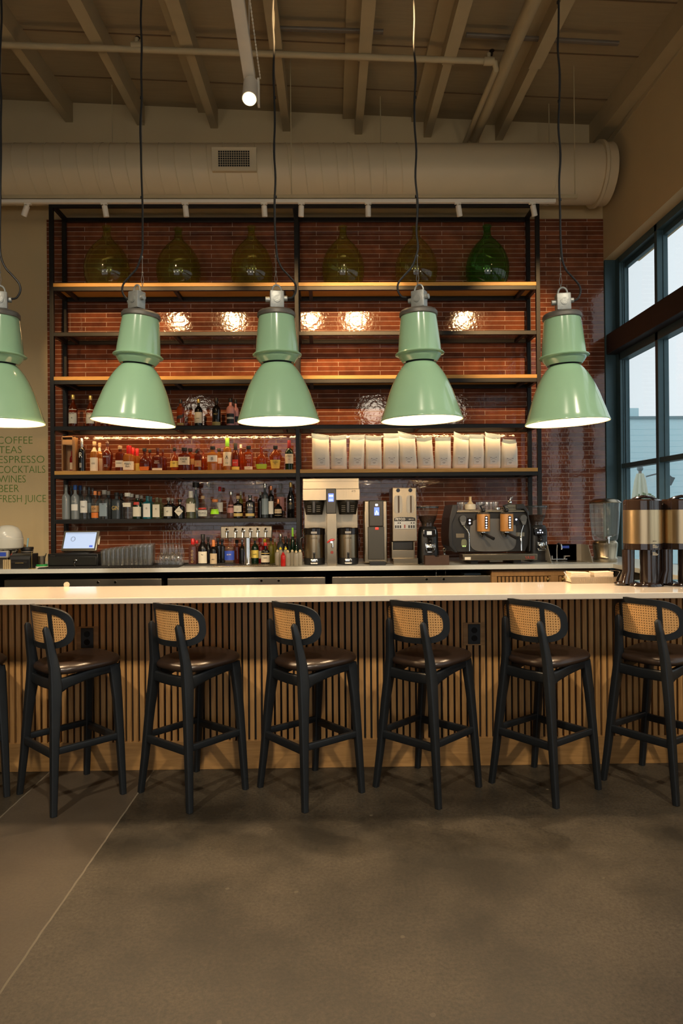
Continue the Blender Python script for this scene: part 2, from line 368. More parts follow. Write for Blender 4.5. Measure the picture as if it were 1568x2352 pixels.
for y in ys[1:]:
    fm.box(FX0,GX+.012,y-.055,y,SILL,SOF); fm.box(FX0+.055,GX+.012,y-.063,y+.006,SILL,SOF)
wf=fm.build('window_1',M_frame,smooth=False,bevel=.004); struct(wf)
pn=MB()
for a,b in zip(ys,ys[1:]):
    for z0,z1 in ((SILL+.06,RZ0),(RZ1,HB-.03),(HT+.05,TOPZ)): pn.box(GX-.004,GX+.004,b,a-.055 if a!=7.28 else 7.27,z0,z1)
struct(pn.build('window_pane',M_pane,wf,smooth=False))
hb=MB().box(WX+.01,FX0,.2,7.36,3.225,3.44).build('window_crossbeam',mat('rusty_dark_steel',(.014,.011,.011),.55,metal=.0,noise=.5,nscale=5),wf,smooth=False,bevel=.006); hb['label']='dark steel beam across the window wall'
struct(hb)
# ---------------- outside ----------------
M_side=mat('pale_lap_siding',(.58,.80,.86),.7,noise=.03)
bd=thing('neighbouring_building','pale blue board-sided building seen through the window','building',(12,20,0))
b=MB(); b.box(-9,22,0,.3,-.5,W(1500,961,20)[1]);
for k in range(26): b.box(-9,22,-.008,0,-.3+k*.17,-.145+k*.17)
b.build('siding_wall',M_side,bd,smooth=False)
ZT=W(1500,961,20)[1]
MB().box(-9,22,-.05,.35,ZT-.02,ZT+.06).build('parapet_cap',mat('blue_grey_cap',(.20,.30,.33),.6),bd,smooth=False)
MB().box(-9,-2.72,.4,1.4,ZT,ZT+.37).build('stair_tower',M_side,bd,smooth=False)
ln=MB(); X,Z=W(1497,1093,19.6)
ln.tube([(X-12,-.05,Z),(X-12,-.3,Z+.02),(X-11.7,-.5,Z+.1),(X-11.45,-.45,Z-.05)],.02); ln.cyl((X-11.45,-.45,Z-.05),(X-11.5,-.45,Z-.28),.09,.03)
ln.build('wall_lamp',mat('grey_lamp_metal',(.1,.12,.13),.5),bd)
struct(MB().box(3.4,30,-6,30,-.12,-.02).build('trim_30',mat('outside_paving',(.32,.33,.33),.8,noise=.1),smooth=False))
um=thing('closed_parasol','closed cream parasol standing outside the window','umbrella',(W(1470,1140,11)[0],11,-.02))
MB().cyl((0,0,0),(0,0,2.2),.025).build('pole',mat('parasol_pole',(.25,.22,.2),.5),um)
c=MB(); rings=[]
for z,r in ((.95,.2),(1.3,.16),(1.7,.12),(2.05,.075),(2.16,.045)):
    rings.append([(r*(1+.18*math.cos(9*2*PI*k/54))*math.cos(2*PI*k/54),r*(1+.18*math.cos(9*2*PI*k/54))*math.sin(2*PI*k/54),z) for k in range(54)])
c.loft(rings).build('canopy',mat('parasol_cloth',(.62,.64,.52),.8),um)
MB().ball((0,0,2.24),.05).build('finial',mat('parasol_finial',(.15,.2,.22),.4),um)
pl=thing('potted_shrub','grey-green shrub in a planter outside the window','plant',(W(1495,1200,10)[0],10,-.02))
MB().lathe([(.2,0),(.26,.5)],seg=20).build('pot',mat('planter_grey',(.2,.2,.19),.7),pl)
lf=MB()
for k in range(420):
    a=random.uniform(0,2*PI); e=random.uniform(-.6,1.45); r=.42*random.uniform(.6,1)
    p=Vector((r*math.cos(a)*math.cos(e),r*math.sin(a)*math.cos(e),1.38+r*math.sin(e)))
    d=Vector((random.uniform(-1,1),random.uniform(-1,1),random.uniform(-.2,1))).normalized()*.06; s=d.cross(Vector((random.random(),1,.3))).normalized()*.014
    vs=[lf.bm.verts.new(q) for q in (p,p+d*.5+s,p+d,p+d*.5-s)]; lf.face(vs)
lf.build('foliage',mat('olive_leaf',(.22,.30,.16),.6,noise=.3),pl,smooth=False)
MB().cyl((0,0,.45),(0,0,1.3),.03,.02).build('stem',mat('shrub_bark',(.1,.07,.05),.8),pl)
# ---------------- duct, pipes, tracks ----------------
DY,DZ,DR=7.03,5.02,.29
dx0=WXL; dx1=W(1372,400,DY)[0]
d=thing('ventilation_duct','large round cream spiral ventilation duct hung under the roof in front of the back wall','duct',(dx1,DY,DZ))
MB().lathe([(DR,dx0-dx1),(DR,0)],seg=56,ay='x').build('duct_body',M_duct,d)
rb=MB()
for k in range(44):          # spiral seam
    pts=[]; x=dx0-dx1+k*.16
    if x>-.5: break
    for q in range(25):
        th=PI*.5+q/24*PI*1.1; pts.append((x+.16*q/24*.6,DR*math.cos(th)*1.003,DR*math.sin(th)*1.003))
    rb.tube(pts,.0055,5)
rb.build('spiral_seam',M_duct,d)
fl=MB(); fl.lathe([(DR+.035,-.03),(DR+.035,.0),(DR+.02,.012)],seg=56,ay='x'); fl.lathe([(DR+.012,0),(DR+.012,.10),(DR-.06,.13)],seg=56,ay='x')
fl.build('end_flange',M_duct,d)
j=MB()
for px in (798,878,1262,245): 
    X=W(px,400,DY)[0]-dx1; j.lathe([(DR+.006,X-.008),(DR+.006,X+.008)],seg=56,ay='x')
j.build('joint_band',M_duct,d)
a=math.radians(206); X,_=W(539,404,DY-.27)
vg=MB(); vg.box(-.22,.22,-.03,.03,-.115,.115); vo=vg.build('vent_frame',M_duct,d,smooth=False,bevel=.004,loc=(X-dx1,-DR*math.cos(math.radians(4))+.0,.0),rot=(math.radians(3),0,0))
vb=MB().box(-.155,.155,-.034,-.03,-.078,.078).build('vent_opening',M_dark,vo,smooth=False)
vl=MB()
for k in range(15): vl.box(-.155+k*.0221-.002,-.155+k*.0221+.002,-.037,-.034,-.078,.078)
for k in range(8): vl.box(-.155,.155,-.037,-.0345,-.078+k*.0222-.0018,-.078+k*.0222+.0018)
vl.build('vent_louvre',M_duct,vo,smooth=False)
for px,yt in ((258,130),(874,235),(1261,150)):
    X,Z=W(px,350,DY); hg=MB(); hg.cyl((X-dx1,0,DR-.01),(X-dx1,0,ceil_z(X,DY)-DZ),.005,seg=6); hg.build('hanger_wire',M_joist,d)
# sprinkler pipe
PY=6.0; xe,ze=W(1128,141,PY); xs,zs=W(-60,101,PY); 
sp=thing('sprinkler_pipe','thin cream sprinkler pipe crossing below the roof joists','pipe',(xe,PY,ze))
xs2=xs-3; zs2=zs+(zs-ze)/(xs-xe)*(-3)
q=MB(); q.tube([(xs2-xe,0,zs2-ze),(0,0,0),(.03,0,-.01),(.05,.03,-.05),(.02,1.3,-.02)],.027,12); q.build('pipe_run',M_joist,sp)
q=MB()
for px,py in ((314,106),(1122,141)):
    X,Z=W(px,py,PY); q.lathe([(.035,-.045),(.035,.045)],(X-xe,0,Z-ze),16,ay='x'); q.cyl((X-xe,0,Z-ze),(X-xe,0,Z-ze+.07),.018)
q.build('tee_fitting',M_joist,sp)
for px,py in ((316,90),(1129,120)):
    X,Z=W(px,py,PY); h=MB(); h.cyl((0,0,-.03),(0,0,.01),.008); h.cyl((0,0,.01),(0,0,.016),.022); h.ball((0,0,-.012),.012,8); h.build('sprinkler_head',mat('dark_bronze',(.03,.018,.01),.5,metal=.6),sp,loc=(X-xe,0,Z-ze))
X1,Z1=W(1085,324,WY-.02)
dp=thing('drain_pipe','thick cream pipe running back under the roof to an elbow above the duct','pipe',(X1,WY-.02,Z1))
def dpz(y): return .05*(y-(WY-.02))
X0,_=W(1207,0,5.4)
MB().tube([(.0+(X0-X1)*(t),-(WY-.02)+(WY-.02-(WY-.02-5.4)*t) ,-.05*(WY-.02-5.4)*t) for t in (0,1,3.5)],.058,18).build('pipe_run',M_joist,dp)
MB().ball((0,-.03,-.005),.068,16).build('elbow',M_joist,dp)
# thin conduits
for (a,b,py1,py2,Y,lab) in ((628,880,65,73,5.85,'thin grey strut crossing the joists near the middle of the roof'),(1070,1420,80,100,5.85,'thin grey strut crossing under the roof on the right')):
    xa,za=W(a,py1,Y); xb,zb=W(b,py2,Y)
    tag(MB().sweep([(xa,Y,za),(xb,Y,zb)],[(.013,.02)]*2,(0,1,0),n=8).build('roof_strut',mat('grey_strut',(.20,.17,.13),.5,metal=.3)),lab,'strut')
# track with the big spotlight facing the room
TX,TZ=W(573,178,5.2)
tr=thing('spotlight_track','white lighting track running towards the viewer under the roof','track',(TX,5.2,TZ))
X0,Z0=W(546,0,4.55)
dx=(X0-TX)/(4.55-5.2); dz=(Z0-TZ)/(4.55-5.2)
MB().sweep([(0,0,0),(-dx*3,-3,-dz*3)],[(.03,.045)]*2,(1,0,0),n=8).build('rail',M_white,tr)
ch=MB(); ch.cyl((0,0,0),(0,.0,ceil_z(TX,5.2)-TZ),.004,seg=5)
ch.tube([(.075,.05,.03),(.075-dx*2.6,-2.55,.03-dz*2.6)],.004,5)
for k in range(60):
    ch.ball((.075-dx*.03*k,-.03*k+.05,.03-dz*.03*k),.0085,6,(.8,1.5,1))
ch.build('hanging_chain',M_white,tr)
sl=thing('track_spotlight','white cylindrical track spotlight, lit, hanging at the end of the high track','spotlight',(TX+.01,5.2,TZ))
MB().cyl((0,0,-.01),(0,0,-.10),.018).build('bracket',M_white,sl)
R=Matrix.Rotation(math.radians(-28),3,'X')
def rt(p): 
    v=R@Vector(p); return (v.x,v.y,v.z)
h=MB(); h.tube([rt((0,0,-.03)),rt((0,0,-.04)),rt((0,0,-.24))],[.04,.055,.055],22); h.box(.05,.066,-.03,.02,-.2,.0)
h.build('lamp_head',M_white,sl,loc=(0,0,-.02))
c=rt((0,0,-.2415)); c2=rt((0,0,-.2425))
MB().tube([c,c2],[.049,.049],22).build('lamp_lens',mat('lit_lens',(1,.9,.7),.5,emit=(1,.85,.55),es=6),sl,loc=(0,0,-.02))
lamp('SPOT','spotlight_beam',(0,-.15,-.29),60,WARM,None,.04,60,.5,parent=sl).rotation_euler=(math.radians(-28),0,0)
# long track over the shelves
KY=6.35; xl,zl=W(-30,461,KY); xr,zr=W(1275,467,KY); KZ=4.445
tk=thing('shelf_light_track','long white double lighting track above the shelving unit','track',((xl+xr)/2,KY,KZ)); hw=(xr-xl)/2
MB().box(-hw-2,hw,-.02,.02,-.028,.004).build('rail',M_white,tk,smooth=False,bevel=.003)
k2=W(1325,455,KY)[0]-(xl+xr)/2
MB().box(-hw-2,k2,-.022,.022,.012,.045).build('strut_channel',M_joist,tk,smooth=False,bevel=.003)
hw_=MB()
for px in (-200,669,1320):
    X=W(px,450,KY)[0]-tk.location.x; hw_.cyl((X,0,.03),(X,0,ceil_z(X,KY)-KZ),.0045,seg=6)
hw_.build('hanger_rod',M_joist,tk)
head0=None
for i,(px,tilt,desc) in enumerate(((64,-26,'leftmost white track head, tilted, beside the cream wall'),(239,6,'white track head above the left green demijohn'),(425,3,'white track head above the second demijohn from the left'),(606,2,'white track head just left of the centre shelf post'),(692,-3,'white track head just right of the centre shelf post'),(845,1,'white track head right of the fourth demijohn'),(1051,12,'white track head near the right demijohn'),(1222,16,'rightmost white track head by the right shelf post'))):
    X=W(px,472,KY)[0]
    t=thing('track_spotlight',desc,'spotlight',(X,KY,KZ-.028),0,'track heads above the shelves')
    a=MB(); a.box(-.03,.03,-.012,.012,-.012,.0); a.cyl((0,0,-.012),(0,0,-.04),.012); a.build('track_adapter',M_white,t)
    hd=MB(); hd.tube([(0,0,-.02),(0,0,-.024),(0,0,-.115),(0,0,-.12)],[.02,.026,.026,.022],18); hd.build('lamp_body',M_white,t,rot=(math.radians(14),math.radians(-tilt),0))
# ---------------- shelving unit ----------------
SY0,SY1=6.99,7.36; SXL,SXC,SXR=-2.83,-.335,2.15; P=.042
sh=thing('shelving_unit','tall black steel and oak shelving unit in front of the tiled back wall','shelf',(SXC,SY0,1.04))
def SB(name,m,x0,x1,y0,y1,z0,z1,label=None,bev=.002):
    return Bx(name,m,sh,x0-SXC,x1-SXC,y0-SY0,y1-SY0,z0-1.04,z1-1.04,bev,label,smooth=False)
for x in (SXL,SXC,SXR):
    for y in (SY0,SY1-.035): SB('post',M_steelblk,x-P/2,x+P/2,y,y+.035,1.04,4.71)
LV=[(3.895,'wood'),(3.395,'rail'),(2.942,'wood'),(2.434,'steel'),(1.98,'wood'),(1.484,'steel'),(4.71,'top')]
M_smoke=glassm('shelf_smoked_glass',(.55,.52,.50),(.05,.04,.035),.25,.05)
for z,kind in LV:
    for x0,x1 in ((SXL+P/2,SXC-P/2),(SXC+P/2,SXR-P/2)):
        if kind=='steel' and z<1.6 and x0>-1: continue
        zt=z-.037 if kind=='wood' else z
        SB('rail',M_steelblk,x0,x1,SY0,SY0+.035,zt-.04,zt)
        SB('rail',M_steelblk,x0,x1,SY1-.035,SY1,zt-.04,zt)
        for x in ((x0+x1)/2,x0+.12,x1-.12) if kind!='top' else (): SB('cross_brace',M_steelblk,x-.018,x+.018,SY0+.035,SY1-.035,zt-.04,zt-.005)
        for x in (x0,x1): 
            s=.018 if x==x0 else -.018
            SB('side_rail',M_steelblk,min(x-P/2*(1 if s>0 else -1),x-P/2*(1 if s>0 else -1)+s*2),max(x-P/2*(1 if s>0 else -1),x-P/2*(1 if s>0 else -1)+s*2),SY0+.035,SY1-.035,zt-.04,zt)
        if kind=='wood': SB('shelf_board',M_shelf,x0-.0,x1+.0,SY0-.004,SY1,z-.037,z,'honey oak board')
        if kind=='steel': SB('shelf_plate',M_steelblk,x0,x1,SY0+.0,SY1,z,z+.003,'thin black steel plate')
        if kind=='rail': SB('glass_plate',M_smoke,x0,x1,SY0+.036,SY1-.036,z-.012,z-.004,'clear smoky plate')
M_led=mat('lit_led_strip',(1,.8,.5),.5,emit=(1,.66,.30),es=.7)
for x0,x1 in ((SXL+.06,SXC-.06),(SXC+.06,SXR-.06)):
    l=SB('led_strip',M_led,x0,x1,SY0+.036,SY0+.044,2.403,2.408,'warm lit strip',0)
    lamp('AREA','led_light',((x0+x1)/2,SY0+.06,2.398),6,(1,.60,.26),((x0+x1)/2,SY0+.30,1.98),x1-x0,sy=.012)
def deck(px,z): return z
YS=7.12     # shelf objects stand here
# ---------------- demijohns ----------------
def demijohn(px,top,w,tint,desc,Y=7.16,seed=0):
    X,_=W(px,640,Y); s=FPX/Y; z0=3.895
    _,zt=W(px,top,Y); h=zt-z0; r=w/2/s
    t=thing('demijohn',desc,'bottle',(X,Y,z0),0,'green glass demijohns on the top shelf')
    prof=[(0.02,0.012),(.72,0),(.80,.012),(.93,.11),(.99,.22),(1,.31),(.97,.40),(.885,.50),(.76,.59),(.59,.67),(.42,.735),(.26,.785),(.185,.83),(.165,.88),(.16,.945),(.165,.95),(.21,.955),(.21,.985),(.17,1.0),(.13,.99),(.12,.9)]
    # thicken the curve slightly
    m=glassm('demijohn_glass_%d'%seed,tint,tuple(c*c*.55 for c in tint),.055,.05,1.5)
    b=MB().lathe([(a*r,c*h) for a,c in prof],seg=44,cap=False).build('glass_body',m,t)
    so=b.modifiers.new('sub','SUBSURF'); so.levels=1; so.render_levels=1
    return t
G1=(.42,.50,.10)
demijohn(246,519,103,(.86,.90,.50),'green glass demijohn, first from the left on the top shelf',seed=1)
demijohn(410,524,101,(.80,.86,.46),'slightly shorter darker green demijohn, second from the left on the top shelf',seed=2)
demijohn(578,519,98,(.88,.92,.50),'green glass demijohn just left of the centre shelf post',seed=3)
demijohn(788,519,98,(.88,.92,.50),'green glass demijohn just right of the centre shelf post',seed=4)
demijohn(956,519,98,(.90,.91,.55),'olive glass demijohn behind the cable of the fourth pendant lamp',seed=5)
demijohn(1119,517,100,(.50,.84,.38),'deep emerald demijohn at the right end of the top shelf',seed=6)
# ---------------- bottles ----------------
GL={'clear':glassm('clear_glass',(.93,.94,.92),(.6,.6,.55),.05,.03),
 'frost':glassm('frosted_glass',(.5,.55,.55),(.62,.68,.68),.55,.2),
 'amber':glassm('amber_whiskey',(.80,.30,.07),(.62,.15,.02),.32),
 'damber':glassm('dark_whiskey',(.52,.12,.03),(.30,.05,.008),.42),
 'lamber':glassm('light_whiskey',(.92,.62,.22),(.78,.40,.08),.35),
 'black':glassm('black_glass',(.03,.03,.025),(.010,.009,.008),.85),
 'green':glassm('green_glass',(.05,.16,.05),(.01,.06,.02),.6),
 'turq':glassm('turquoise_glass',(.08,.5,.58),(.03,.38,.46),.55),
 'pale':glassm('pale_yellow_glass',(.80,.86,.60),(.55,.6,.35),.15),
 'pink':mat('pink_bottle',(.85,.36,.30),.35), 'rose':glassm('rose_glass',(.45,.22,.17),(.30,.12,.09),.5),
 'red':glassm('red_glass',(.7,.04,.02),(.55,.02,.015),.5), 'grey':glassm('grey_glass',(.30,.34,.36),(.16,.2,.22),.5),
 'blue':glassm('blue_ceramic',(.2,.25,.3),(.20,.27,.33),.8), 'yel':glassm('yellow_glass',(.6,.62,.1),(.4,.4,.05),.5)}
def cm(n,c,r=.45,metal=0): return mat(n,c,r,metal)
CP={'grey':cm('grey_cap',(.30,.29,.26)),'white':cm('white_cap',(.75,.72,.62)),'black':cm('black_cap',(.015,.015,.015)),'gold':cm('gold_cap',(.55,.38,.12),.35,.6),
 'cork':cm('cork_cap',(.52,.36,.20),.8),'red':cm('red_wax',(.60,.02,.02),.3),'blue':cm('blue_cap',(.02,.08,.30)),'orange':cm('orange_cap',(.80,.26,.07)),
 'lime':cm('lime_capsule',(.25,.62,.04)),'silver':cm('silver_cap',(.55,.55,.52),.25,.9),'dred':cm('dark_red_capsule',(.28,.01,.02)),'cream':cm('cream_cap',(.75,.62,.38)),'copper':cm('copper_cap',(.65,.25,.12),.3,.6),'yellow':cm('yellow_cap',(.85,.7,.03)),'clearcap':GL['clear']}
LB={'cream':M_paper,'white':cm('white_label',(.82,.80,.72),.6),'black':cm('black_label',(.02,.02,.02),.5),'gold':cm('gold_label',(.62,.45,.14),.5),'yellow':cm('yellow_label',(.80,.62,.12),.6),
 'orange':cm('orange_label',(.75,.20,.03),.6),'lime':cm('lime_label',(.40,.62,.04),.6),'blue':cm('blue_label',(.03,.08,.5),.5),'red':cm('red_label',(.6,.04,.02),.5),'tan':cm('tan_label',(.62,.48,.30),.6),
 'neon':cm('neon_tag',(.45,1,.02),.5),'greyblue':cm('grey_blue_label',(.25,.32,.36),.5),'pinkl':cm('pink_label',(.50,.22,.20),.5),'copperl':cm('copper_label',(.50,.27,.10),.45),'green':cm('green_label',(.02,.2,.08),.5)}
ST={ # (radius fraction, height fraction) ; last two = neck
 'std':[(.9,0),(1,.012),(1,.58),(.93,.635),(.62,.70),(.36,.745),(.31,.78),(.30,.95),(.34,.955),(.34,.99)],
 'tall':[(.9,0),(1,.012),(1,.60),(.96,.655),(.75,.70),(.42,.74),(.36,.78),(.34,.95),(.38,.955),(.38,.99)],
 'squat':[(.9,0),(1,.02),(1,.56),(.94,.62),(.55,.68),(.28,.70),(.25,.74),(.25,.93),(.3,.935),(.3,.99)],
 'flare':[(.62,0),(.68,.02),(.82,.22),(1,.52),(1,.60),(.72,.70),(.36,.79),(.27,.83),(.25,.95),(.3,.955),(.3,.99)],
 'round':[(.55,0),(.8,.02),(1,.16),(1,.34),(.92,.48),(.66,.60),(.36,.67),(.26,.72),(.25,.93),(.31,.935),(.31,.99)],
 'cone':[(.95,0),(1,.03),(.98,.15),(.80,.42),(.52,.60),(.34,.68),(.28,.73),(.28,.93),(.33,.935),(.33,.99)],
 'sq':[(.92,0),(1,.012),(1,.64),(.95,.70),(.6,.745),(.38,.76),(.35,.80),(.35,.94),(.4,.945),(.4,.99)],
 'wine':[(.92,0),(1,.012),(1,.52),(.9,.60),(.6,.69),(.36,.77),(.31,.82),(.30,.95),(.34,.955),(.34,.99)]}
def shellpatch(mb,prof,r,h,f0,f1,n,ratio,half,off=.0007,seg=12,slant=0):
    def rad(z):
        for (a,za),(b,zb) in zip(prof,prof[1:]):
            if za<=z<=zb: return a+(b-a)*((z-za)/(zb-za) if zb>za else 0)
        return prof[-1][0]
    rings=[]
    for q in (0,.5,1):
        ring=[]
        for k in range(seg+1):
            th=-PI/2+math.radians(half)*(2*k/seg-1); z=f0+(f1-f0)*q+slant*(k/seg-.5)
            R=rad(z)*r+off; ct,st=math.cos(th),math.sin(th)
            ring.append((R*math.copysign(abs(ct)**(2/n),ct),R*ratio*math.copysign(abs(st)**(2/n),st)-(off if n>2 else 0),z*h))
        rings.append(ring)
    mb.loft(rings,cap=False,close=False)
def bottle(px,top,w,style,glass,cap,labels,desc,group,z0,Y=YS,capf=.86,n=2,ratio=1,texts=(),capr=1.25,base_px=None,name='liquor_bottle'):
    s=FPX/Y; X,_=W(px,1100,Y)
    X,_=W(px,(1181 if base_px is None else base_px),Y) if False else W(px,top+40,Y)
    _,zt=W(px,top,Y); h=zt-z0; r=w/2/s
    t=thing(name,desc,'bottle',(X,Y,z0),0,group)
    prof=ST[style]
    MB().lathe([(a*r,c*h) for a,c in prof],seg=24 if n==2 else 32,n=n,ratio=ratio).build('glass_body',GL[glass],t)
    nr=prof[-2][0]*r*capr
    if cap: MB().lathe([(nr*.96,capf*h),(nr,capf*h+.002),(nr,h-.003),(nr*.9,h)],seg=16).build('cap',CP[cap],t)
    lo=None
    for lb in labels:
        f0,f1,c=lb[:3]; half=lb[3] if len(lb)>3 else 68; sl=lb[4] if len(lb)>4 else 0
        m=MB(); shellpatch(m,prof,r,h,f0,f1,n,ratio,half,slant=sl,off=.0007+.0004*labels.index(lb)); o=m.build('paper_label',LB[c],t)
        if lo is None: lo=o
    for tx in texts:
        body,fz,size,c=tx[:4]
        o=text('lettering',body,size*h,c,(0,-(r*ratio*(1.0 if n>2 else 1.0)+.0035),fz*h),lo or t,align='CENTER',ext=.0003,sx=.8)
        wd_=max(v.co.x for v in o.data.vertices)-min(v.co.x for v in o.data.vertices)
        if wd_*.8>1.5*r: o.scale=(1.5*r/wd_,1,1)
    return t
TG='row of whiskey bottles on the black shelf'
T_w=cm('white_print',(.75,.72,.62)); T_g=cm('gold_print',(.6,.42,.12)); T_k=M_ink
z=2.437
bottle(168,907,19.5,'wine','damber','gold',[(.12,.55,'cream')],'dark whiskey bottle with a cream label, first from the left on the black shelf',TG,z,texts=[('18',.27,.05,T_k),('SINGLE MALT',.40,.035,T_k)])
bottle(208,909,19,'wine','damber','gold',[(.12,.55,'cream')],'dark whiskey bottle with a cream label, second from the left on the black shelf',TG,z,texts=[('12',.27,.05,T_k),('SINGLE MALT',.40,.035,T_k)])
bottle(240,908,18,'wine','damber','white',[(.12,.55,'cream')],'whiskey bottle almost hidden by the rim of the second pendant lamp, white cap showing',TG,z)
bottle(415,918,16,'sq','amber','black',[(.30,.42,'black',60,.14),(.06,.14,'gold')],'square amber whiskey bottle with a slanted black label, right of the second pendant lamp',TG,z,n=5)
bottle(456,917,18.5,'std','black','gold',[(.13,.52,'cream')],'dark bottle with a plain cream label and tan cap between two pendant lamps',TG,z,texts=[('WHISKY',.28,.045,T_k)])
bottle(497,914,19.5,'std','black','black',[(.03,.16,'gold'),(.86,.90,'copperl')],'black bottle with a low gold label beside the pink bottle',TG,z,texts=[('MALT',.40,.07,T_g)])
bottle(529.5,915,19,'tall','pink','black',[(.10,.26,'black',60),(.33,.45,'black',60),(.26,.33,'cream',50)],'pink opaque whiskey bottle with black printing left of the third pendant lamp',TG,z,texts=[('o',.27,.10,T_w)])
bottle(541,918,15,'tall','pink','black',[(.2,.4,'black',60)],'pink bottle half hidden behind the other pink bottle',TG,z,Y=7.22)
TG='amber whiskeys lined up on the oak shelf'; z=1.98
def tk(*a,**k): return bottle(*a,group=TG,z0=z,**k) if False else None
def B(px,top,w,style,glass,cap,labels,desc,**k): return bottle(px,top,w,style,glass,cap,labels,desc,TG,z,**k)
bottle(188,1007,16.5,'tall','black','silver',[],'slim black bottle with a silver neck and white script, beside the wooden gift box',TG,z,texts=[('R',.42,.22,T_w),('ll',.12,.2,T_w)],capf=.72)
B(217,1014,19,'std','lamber','cork',[(.02,.46,'cream'),(.66,.80,'tan')],'whiskey bottle with a tall cream label, dark band and cork top',texts=[('XXX',.24,.07,T_k)])
B(229,1017,15,'std','lamber','cork',[(.02,.46,'cream'),(.62,.84,'cream')],'pale whiskey bottle with cream neck label, half hidden behind the tall cream label',Y=7.22)
o=B(247,1015,24,'flare','damber','clearcap',[],"amber bottle with flared shoulders, white lettering and a hanging paper tag",texts=[('RESERVE',.47,.065,T_w),('straight\nbourbon',.2,.045,T_w)])
MB().box(-.016,.016,-.001,.001,-.025,.025).build('paper_tag',LB['white'],o,smooth=False,loc=(.004,-.035,.20),rot=(0,math.radians(-28),0))
B(276,1024,19,'sq','damber','cork',[(.16,.42,'cream')],'dark square bottle with a wide white label just left of the red wax tops',n=4,texts=[('BOURBON',.30,.05,T_k)])
B(296.5,1024,25,'squat','lamber','red',[(.05,.38,'cream',75)],"square shouldered bottle dipped in red wax with a cream hand-lettered label",n=3.2,capf=.66,capr=1.5,texts=[("Maker's\nMark",.25,.10,T_k)])
B(306,1028,15,'squat','lamber','red',[],'red wax topped bottle standing directly behind the front red wax bottle',Y=7.26,capf=.66,capr=1.5)
B(315,1030,17,'squat','lamber','red',[(.05,.36,'yellow')],'red wax topped bottle with a yellow label, right of the front red wax bottle',Y=7.2,capf=.66,capr=1.5)
B(332,1029.5,24,'round','damber','black',[(.04,.20,'orange')],'oval dark whiskey flask with an orange strip at its foot',n=2.6,ratio=.6,texts=[('FRONTIER',.36,.07,T_k)])
B(344,1032,18,'round','damber','black',[],'oval whiskey flask half hidden behind the one with the orange strip',Y=7.24,n=2.6,ratio=.6)
B(362,1029,25,'squat','damber','clearcap',[(.04,.13,'cream',55)],'wide dark whiskey bottle with white printing and a small cream strip',n=3.5,ratio=.6,texts=[('SELECT\nRESERVE',.40,.075,T_w)])
B(374,1031,18,'squat','damber','clearcap',[],'dark whiskey bottle half hidden right of the wide bottle with white printing',Y=7.24,n=3.5,ratio=.6)
B(401,1028,20,'round','amber','black',[(.16,.42,'yellow',70)],'red-amber bottle with a curved yellow and black label',texts=[('1870',.30,.07,T_k)])
B(423.5,1028.5,26,'sq','damber','black',[(.26,.60,'cream',75)],'broad square bottle with a cream label lettered in bold black capitals',n=6,ratio=.7,texts=[('KNOB',.46,.13,T_k),('CREEK',.36,.07,T_k)])
B(437,1030,20,'sq','amber','black',[(.3,.55,'copperl')],'square bottle behind the one with bold black capitals',Y=7.23,n=6,ratio=.7)
o=B(455.5,1030,16,'sq','damber','clearcap',[(.18,.46,'copperl',60)],'narrow square bottle with an orange emblem and a tag on its neck',n=6,texts=[('o',.26,.16,LB['red'])])
MB().box(-.012,.012,-.001,.001,-.018,.018).build('paper_tag',LB['black'],o,smooth=False,loc=(-.012,-.03,.20),rot=(0,math.radians(30),0))
B(467,1033,17,'round','amber','clearcap',[],'round amber decanter half hidden behind the square bottle with the orange emblem',Y=7.22)
B(488.5,1025,23,'sq','lamber','black',[(.36,.62,'white',72)],'faceted pale whiskey bottle with a white label and black cap',n=5,ratio=.8,texts=[('季',.42,.16,T_k)])
B(503,1030,16,'sq','lamber','black',[(.34,.58,'white')],'pale whiskey bottle behind the faceted white-label bottle',Y=7.24,n=5)
B(522,1005.5,19,'tall','lamber','lime',[(.14,.56,'cream',80)],'tall bottle with a long lime green capsule and white label',capf=.70,texts=[('RYE',.2,.06,M_green),('^',.28,.25,T_k)])
B(541,1018,19,'wine','damber','black',[(.03,.14,'yellow'),(.16,.40,'red',42)],'dark bottle with a black capsule and a red diamond label',capf=.72,texts=[('BOND',.27,.055,T_w)])
B(553,1021,14,'wine','amber','white',[],'white-necked bottle behind the red diamond label',Y=7.24)
B(571,1024,21,'sq','amber','black',[(.04,.16,'cream',55)],'amber bottle lettered in white capitals over a small cream label',n=3,ratio=.8,texts=[('ELIJAH\nCRAIG',.56,.10,T_w),('BOURBON',.09,.04,T_k)])
B(600.5,1025,26,'round','amber','clearcap',[(.06,.26,'lime',70)],'oval amber bottle with a bright lime strip at the bottom',n=2.6,ratio=.65,texts=[('RYE',.46,.07,T_k)])
B(632.5,1023.5,28,'flare','amber','black',[(.07,.42,'yellow',62)],'broad amber bottle with an arched yellow label',n=2.5,ratio=.7,texts=[('WHISTLE\nPIG',.30,.06,T_k)])
B(664,1011.5,19,'std','green','dred',[(.22,.54,'cream',75)],'green bottle with a cream label and dark red capsule beside the centre post',capf=.72,texts=[('JAMESON',.45,.055,T_k),('o',.33,.09,LB['red'])])
